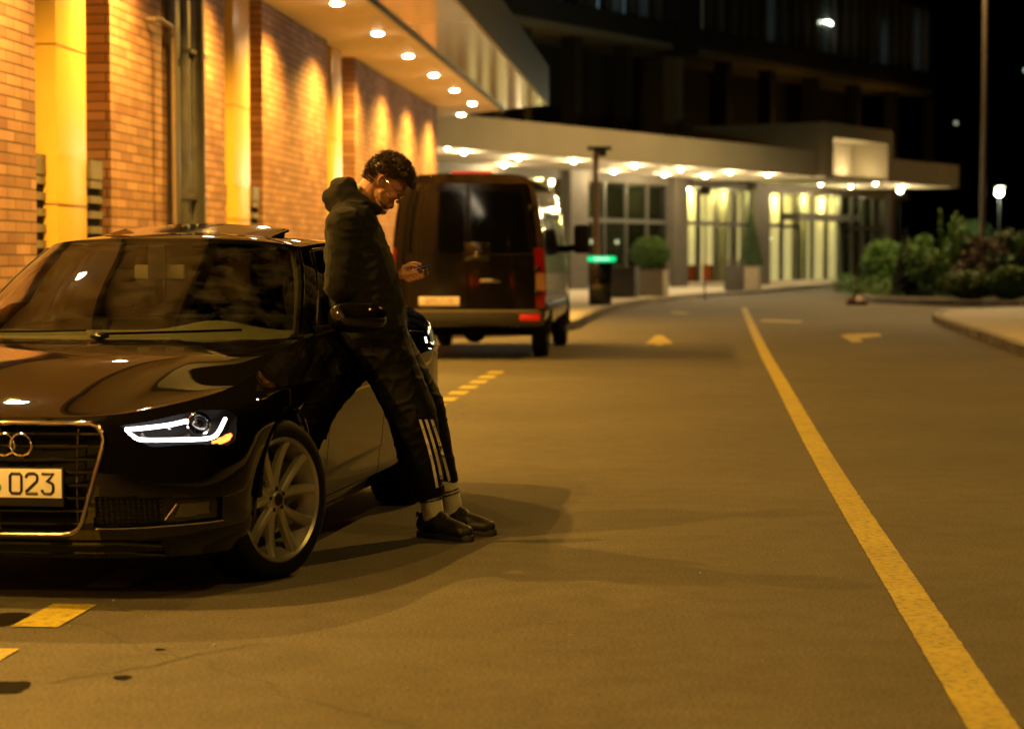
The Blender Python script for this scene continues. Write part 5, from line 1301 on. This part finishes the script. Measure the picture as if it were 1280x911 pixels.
# trunk and limbs (kept inside the clothes)
T1, T2 = J(440, 300, 0), J(462, 415, 0)
for s_ in (1, -1):
    o_ = Vector((0, s_*.075, 0)); chain(bd, [(NB+Vector((0, s_*.03, -.01)), .06), (T1+o_, .105), ((T1+T2)/2+o_*.8, .098), (T2+o_, .11)])
SHn, ELn, WRn = J(432, 280, -.185), J(425, 360, -.225), J(491, 346, -.058)
SHf, ELf, WRf = J(440, 282, .185), J(436, 364, .225), J(492, 347, .058)
for a, e, w_ in ((SHn, ELn, WRn), (SHf, ELf, WRf)): chain(bd, [(NB*.5+a*.5, .055), (a, .056), (e, .042), (w_, .027)])
KN, AN = J(519, 521, -.085), J(541, 638, -.065); KF, AF = J(533, 508, .09), J(564, 630, .115)
HPn, HPf = J(470, 424, -.085), J(470, 424, .085)
for a, k_, n_ in ((HPn, KN, AN), (HPf, KF, AF)): chain(bd, [(a, .085), (k_, .052), (k_*.6+n_*.4, .050), (n_, .034)])
dN = Vector((.80, -.60, 0)).normalized(); dF = Vector((.90, -.43, 0)).normalized()
for n_, d_ in ((AN, dN), (AF, dF)):
    chain(bd, [(n_, .034), (Vector((n_.x, n_.y, .055))+d_*.06, .030), (Vector((n_.x, n_.y, .038))+d_*.15, .022)]); capsule(bd, n_, Vector((n_.x, n_.y, .045))-d_*.035, .034, .030)
# hands round the phone
PC = J(521, 337.5, 0); PA = Vector((.955, 0, .297)).normalized(); PN = Vector((-.297, 0, .955)).normalized()
PC0 = PC.copy()
def Q(a, y, n): return PC+PA*a+Vector((0, y, 0))+PN*n
for s_, w_ in ((-1, WRn), (1, WRf)):
    kn = []; PC = PC0+(PA*.020+PN*.004 if s_ > 0 else PA*0)
    for i, a in enumerate((.016, -.004, -.024, -.043)):
        ln = (.94, 1.05, 1.0, .82)[i]
        k_ = Q(a-.022, s_*.060, -.010-.003*i); j1 = Q(a-.004, s_*(.058), -.040); j2 = Q(a+.003, s_*(.058-.030*ln), -.036); tp = Q(a+.006, s_*(.058-.052*ln), -.0165)
        kn.append(k_); chain(bd, [(k_, .0108), (j1, .0094), (j2, .0084), (tp, .0072)], 12)
        capsule(bd, w_, k_, .022, .0125, 12)
    bd.sphere(tuple((w_+kn[1]+kn[2])/3+Vector((0, 0, .004))), (.030, .016, .022), 14, 10)
    tb_ = Q(-.085, s_*.046, .004); chain(bd, [(w_, .019), (tb_, .0165), (Q(-.050, s_*.050, .030), .0118), (Q(-.022, s_*.042, .028), .0104), (Q(.002, s_*.026, .0145), .0086)], 12)
bodym = remesh(bd, 'body', SKIN, None, .0036, 3, .5)
bodym.parent = man
# ---- hair
tree = BVHTree.FromPolygons([v.co.copy() for v in bodym.data.vertices], [tuple(p.vertices) for p in bodym.data.polygons])
MHi = MH.inverted()
def tufts(name, n, region, lmin, lmax, r0, curl, seed, dirf, m=HAIR):
    rnd = random.Random(seed); mb = MB(); k = 0; tries = 0
    while k < n and tries < n*12:
        tries += 1
        d = Vector((rnd.gauss(0, 1), rnd.gauss(0, 1), rnd.gauss(0, 1))).normalized(); st = MH @ (Vector((0, 0, 0))+d*.25); ce = MH @ Vector((0, 0, 0))
        hit = tree.ray_cast(st, (ce-st).normalized())
        if hit[0] is None: continue
        lp = MHi @ hit[0]; ln = (MHi.to_3x3() @ hit[1]).normalized()
        w_ = region(lp)
        if w_ <= 0 or rnd.random() > w_: continue
        L_ = rnd.uniform(lmin, lmax)*(.6+.4*w_); g = (ln+dirf(lp)*.9+Vector((rnd.gauss(0, .25), rnd.gauss(0, .25), rnd.gauss(0, .25)))).normalized()
        side = g.orthogonal().normalized(); side.rotate(Matrix.Rotation(rnd.uniform(0, 6.3), 3, g)); s2 = g.cross(side); ph = rnd.uniform(0, 6.3); tw_ = rnd.choice((-1, 1))*rnd.uniform(.7, 1.2)
        pts = []
        for q in range(7):
            u = q/6; ang = ph+tw_*u*5.0; rr = curl*L_*u
            pts.append(MH @ (lp-ln*.002+g*L_*u*(1-.18*u)+side*rr*math.cos(ang)+s2*rr*math.sin(ang)-Vector((0, 0, 1))*0*u))
        mb.tube(pts, [r0*(1-.75*(q/6)**2) for q in range(7)], 4, cap=False); k += 1
    return mb.build(name, m, man, recalc=False)
def scalp(p):
    f, s_, u = p
    line = .058+.0*f if f > .05 else .03                      # hairline on the brow
    if f > .045: return 1.0 if u > .055 else 0
    if f > -.0: return 1.0 if u > .030+.3*max(0, f) else 0
    if f > -.045: return 1.0 if u > .018 else 0
    return 1.0 if u > -.052 else 0
def topy(p): return 1 if p.z > .07 else .7
cap = MB(); cap.sphere((-.014, 0, .036), (.104, .079, .093), 28, 18, MH)
cp = MB(); V_ = [Vector(v) for v in cap.v]; keep = [f for f in cap.f if all(scalp(MHi @ V_[i]) > 0 for i in f)]; cp.v = cap.v; cp.f = keep; cp.mi = [0]*len(keep); clean(cp); cp.mi = [0]*len(cp.f); cp.build('hair', HAIR, man)
tufts('hair_curls', 4200, lambda p: scalp(p)*(1.0 if p.z > .065 else .40), .018, .050, .0017, .17, 4, lambda p: Vector((.35 if p.z > .07 else -.15, 0, .35)))
tufts('hair_curls', 900, lambda p: 1.0 if (p.x > .02 and p.z > .062) else 0, .035, .058, .0017, .20, 9, lambda p: Vector((.8, 0, .0)))
def beardr(p):
    f, s_, u = p
    if u < -.078 and f > -.0: return 1
    if u < -.015 and -.03 < f < .060 and abs(s_) > .025: return 1
    if -.052 < u < -.035 and f > .08 and abs(s_) < .026: return .8
    return 0
tufts('beard', 1100, lambda p: beardr(p) if p.z < -.075 and p.x > .03 else 0, .006, .014, .0010, .12, 5, lambda p: Vector((.2, 0, -.6)))
tufts('stubble', 5500, beardr, .002, .0045, .0006, .12, 15, lambda p: Vector((.2, 0, -.6)))
tufts('eyebrow', 260, lambda p: 1 if (.034 < p.z < .044 and p.x > .05 and .010 < abs(p.y) < .048) else 0, .005, .009, .0011, .05, 6, lambda p: Vector((0, 0, .3)))
gl = MB()
for s_ in (1, -1):
    gl.tube([H(.106-.10*(abs(.033+.025*math.cos(a))-.02)*.6, s_*(.033+.025*math.cos(a)), .002+.022*math.sin(a)) for a in np.linspace(0, 2*PI, 29)[:-1]], .0012, 6, closed=True)
    gl.tube([H(.098, s_*.058, .006), H(.06, s_*.074, .008), H(-.008, s_*.081, .012), H(-.026, s_*.082, -.004)], .0013, 6)
gl.tube([H(.106, .008, .004), H(.111, 0, .009), H(.106, -.008, .004)], .0012, 6); gl.build('glasses', WIRE, man)
# ---- hoodie
def fold(p, q):
    a = noise.noise(Vector((p.x*7, p.y*7, p.z*16)))+.5*noise.noise(Vector((p.x*16+3, p.y*14, p.z*30)))
    r_ = (1-abs(noise.noise(Vector((p.x*9+5, p.y*8, p.z*20))))*2.2)
    return .0035*a+.006*max(0, r_)**2-.003
hd = MB()
for s_ in (1, -1):
    y_ = lambda p, v: p+Vector((0, s_*v, 0))
    chain(hd, [(y_(J(444, 262), .05), .085), (y_(J(441, 284), .10), .122), (y_(J(447, 318), .095), .150), (y_(J(456, 352), .085), .160), (y_(J(459, 386), .075), .172), (y_(J(462, 398), .075), .176)], 20)
    chain(hd, [(y_(J(446, 262), .10), .060), (y_(J(432, 282), .175), .078)], 16)
for a, e, w_ in ((SHn, ELn, WRn), (SHf, ELf, WRf)):
    m1 = a*.5+e*.5; chain(hd, [(a, .080), (m1, .078), (e+Vector((0, 0, .01)), .074), (e*.5+w_*.5, .062), (e*.12+w_*.88, .046)], 18)
    capsule(hd, e*.10+w_*.90, e*.02+w_*.98, .036, .034, 16)
# collar roll and hood bunched behind the neck
ring = []
for k in range(17):
    a = 2*PI*k/16; c = J(449, 252, 0); ring.append((c+Vector((.085*math.cos(a)-.005, .098*math.sin(a), -.050*math.cos(a)+.012)), .030+.020*max(0, -math.cos(a))))
chain(hd, ring, 12)
chain(hd, [(J(436, 232, -.07), .040), (J(426, 234, 0), .050), (J(436, 232, .07), .040)], 14)
chain(hd, [(J(428, 240, -.075), .044), (J(416, 248, 0), .050), (J(428, 240, .075), .044)], 14)
chain(hd, [(J(433, 250, -.09), .040), (J(418, 256, 0), .046), (J(433, 250, .09), .040)], 14)
hood = remesh(hd, 'hoodie', HOODM, man, .008, 3, .5, fold)
hm = MB(); hem = []
cord = MB(); hv_ = BVHTree.FromPolygons([v.co.copy() for v in hood.data.vertices], [tuple(p.vertices) for p in hood.data.polygons])
def cpts(s_):
    o_ = []
    for k in range(8):
        p = J(500, 276+k*5, s_*(1+.03*k)); h_ = hv_.ray_cast(p+Vector((.2, 0, 0)), Vector((-1, 0, 0))); o_.append((h_[0] if h_[0] is not None else p)+Vector((.004, 0, 0)))
    return o_
for s_ in (-.035, .035): cord.tube(cpts(s_), .0035, 6)
cord.build('drawstring', mat('cord_cotton', (.10, .095, .08), .8, var=.1), man)
# ---- trousers
def crease(p, q):
    a = noise.noise(Vector((p.x*6+p.z*5, p.y*7, p.z*13-p.x*7)))
    r_ = max(0, 1-abs(noise.noise(Vector((p.x*7+p.z*6, p.y*6+4, p.z*15-p.x*10))))*3)
    return .0025*a+.0045*r_**2-.001
td = MB()
chain(td, [(J(468, 408, -.07), .150), (J(474, 432, -.075), .142), (J(494, 470, -.088), .122), (J(515, 518, -.09), .114), (J(524, 565, -.080), .106), (J(530, 598, -.070), .092), (J(533, 610, -.068), .074)], 20)
chain(td, [(J(468, 408, .07), .150), (J(476, 430, .075), .142), (J(502, 466, .085), .122), (J(529, 510, .09), .104), (J(541, 556, .10), .090), (J(553, 590, .110), .068), (J(556, 596, .112), .058)], 20)
trs = remesh(td, 'trousers', TROU, man, .008, 3, .5, crease)
cf = MB()
for c, d_, r_ in ((J(536, 613, -.068), AN-KN, .070), (J(557, 598, .112), AF-KF, .055)):
    M = Matrix.Translation(c) @ d_.to_track_quat('Z', 'Y').to_matrix().to_4x4(); cf.lathe([(r_*.8, .028), (r_, .024), (r_*1.06, .012), (r_*1.06, 0), (r_*1.1, -.014), (r_*.8, -.02)], 26, 'z', M, True)
cfo = cf.build('cuff', TROU, man)
# three stripes down the outside of the near shin
tt_ = BVHTree.FromPolygons([v.co.copy() for v in trs.data.vertices], [tuple(p.vertices) for p in trs.data.polygons])
for k in range(3):
    L_, R_ = [], []
    for q in range(32):
        u = q/31; px = 532+7.2*(k-1)+(552-532)*u+5*math.sin(u*2.6)*.6+(3*u*u if k == 2 else 0); py = 524+(610-524)*u
        for dx, lst in ((-1.75, L_), (1.75, R_)):
            st = J(px+dx, py, -.5); en = J(px+dx, py, .5); h_ = tt_.ray_cast(st, (en-st).normalized())
            if h_[0] is not None: lst.append(h_[0]+h_[1]*.0022)
            elif lst: lst.append(lst[-1]+Vector((.0012, 0, -.0105)))
    if len(L_) == len(R_) and len(L_) > 2: MB().grid([[tuple(p) for p in L_], [tuple(p) for p in R_]]).build('stripe', STRIPE, trs)
# ---- socks and shoes
for nm_, n_, k_, d_, top in (('near', AN, KN, dN, .235), ('far', AF, KF, dF, .265)):
    up = (k_-n_).normalized(); sk_ = MB(); a = Vector((n_.x, n_.y, .085)); M0 = n_+up*.13
    prof_ = [(a-Vector((0, 0, .02)), .044), (n_, .051), (n_+up*.05, .053), (M0, .056)]
    chain(sk_, prof_, 18); so = remesh(sk_, 'sock', SOCK, man, .006, 2, .5, lambda p, q: .0015*noise.noise(p*60))
    bb = MB()
    for hgt in (.052, .068):
        c = n_+up*hgt; M = Matrix.Translation(c) @ up.to_track_quat('Z', 'Y').to_matrix().to_4x4(); r_ = np.interp(hgt, [0, .05, .13], [.051, .053, .056])+.0015
        bb.lathe([(r_, -.0035), (r_+.0015, 0), (r_, .0035)], 26, 'z', M)
    bb.build('sock_band', BLACKP, so)
    X_ = d_; Y_ = Vector((-d_.y, d_.x, 0)); M = Matrix(((X_.x, Y_.x, 0, n_.x), (X_.y, Y_.y, 0, n_.y), (0, 0, 1, 0), (0, 0, 0, 1)))
    s1 = MB()
    chain(s1, [(M @ Vector((-.045, 0, .062)), .044), (M @ Vector((.02, 0, .070)), .050), (M @ Vector((.09, 0, .060)), .044), (M @ Vector((.16, 0, .046)), .040), (M @ Vector((.195, 0, .042)), .034)], 18)
    chain(s1, [(M @ Vector((.12, .016, .045)), .036), (M @ Vector((.185, .012, .042)), .034)]); chain(s1, [(M @ Vector((.12, -.016, .045)), .036), (M @ Vector((.185, -.012, .042)), .034)])
    chain(s1, [(M @ Vector((-.05, 0, .095)), .030), (M @ Vector((-.02, 0, .100)), .034)]); capsule(s1, M @ Vector((.045, 0, .105)), M @ Vector((.07, 0, .095)), .026, .026)
    sh_ = remesh(s1, 'shoe', SHOE, man, .006, 4, .5)
    sp = MB(); out_ = []
    for k in range(40):
        a = 2*PI*k/40; c_, s_ = math.cos(a), math.sin(a); wd = .046 if c_ > .1 else .039; out_.append((.072+.165*math.copysign(abs(c_)**.85, c_), wd*math.copysign(abs(s_)**.8, s_)))
    sp.prism(out_, .002, .030, M); sp.build('sole', SOLE, sh_, bevel=.004)
    lc = MB()
    for q in range(5):
        xx = .075+.020*q; zz = .112-.011*q; lc.tube([M @ Vector((xx, -.024, zz-.008)), M @ Vector((xx+.004, 0, zz+.004)), M @ Vector((xx, .024, zz-.008))], .0032, 6)
    lc.tube([M @ Vector((-.088, -.012, .095)), M @ Vector((-.093, 0, .115)), M @ Vector((-.088, .012, .095))], .005, 6); lc.build('laces', mat('lace', (.10, .095, .085), .7, var=.1), sh_)
# ---- phone (held, a thing of its own)
PC = PC0
ph = empty('phone', RT_+PC, 0, 'slim dark mobile phone held in both hands by the man in the hoodie', 'phone')
MP = Matrix(((PA.x, 0, PN.x, 0), (0, 1, 0, 0), (PA.z, 0, PN.z, 0), (0, 0, 0, 1)))
MB().box((-.078, -.037, -.0045), (.068, .037, .0040), MP, b=.003).build('case', GLOSSB, ph)
MB().box((-.073, -.033, .0042), (.063, .033, .0050), MP).build('screen', mat('phone_screen', (.01, .01, .012), .08, emit=(.6, .7, .9), estr=.10), ph)
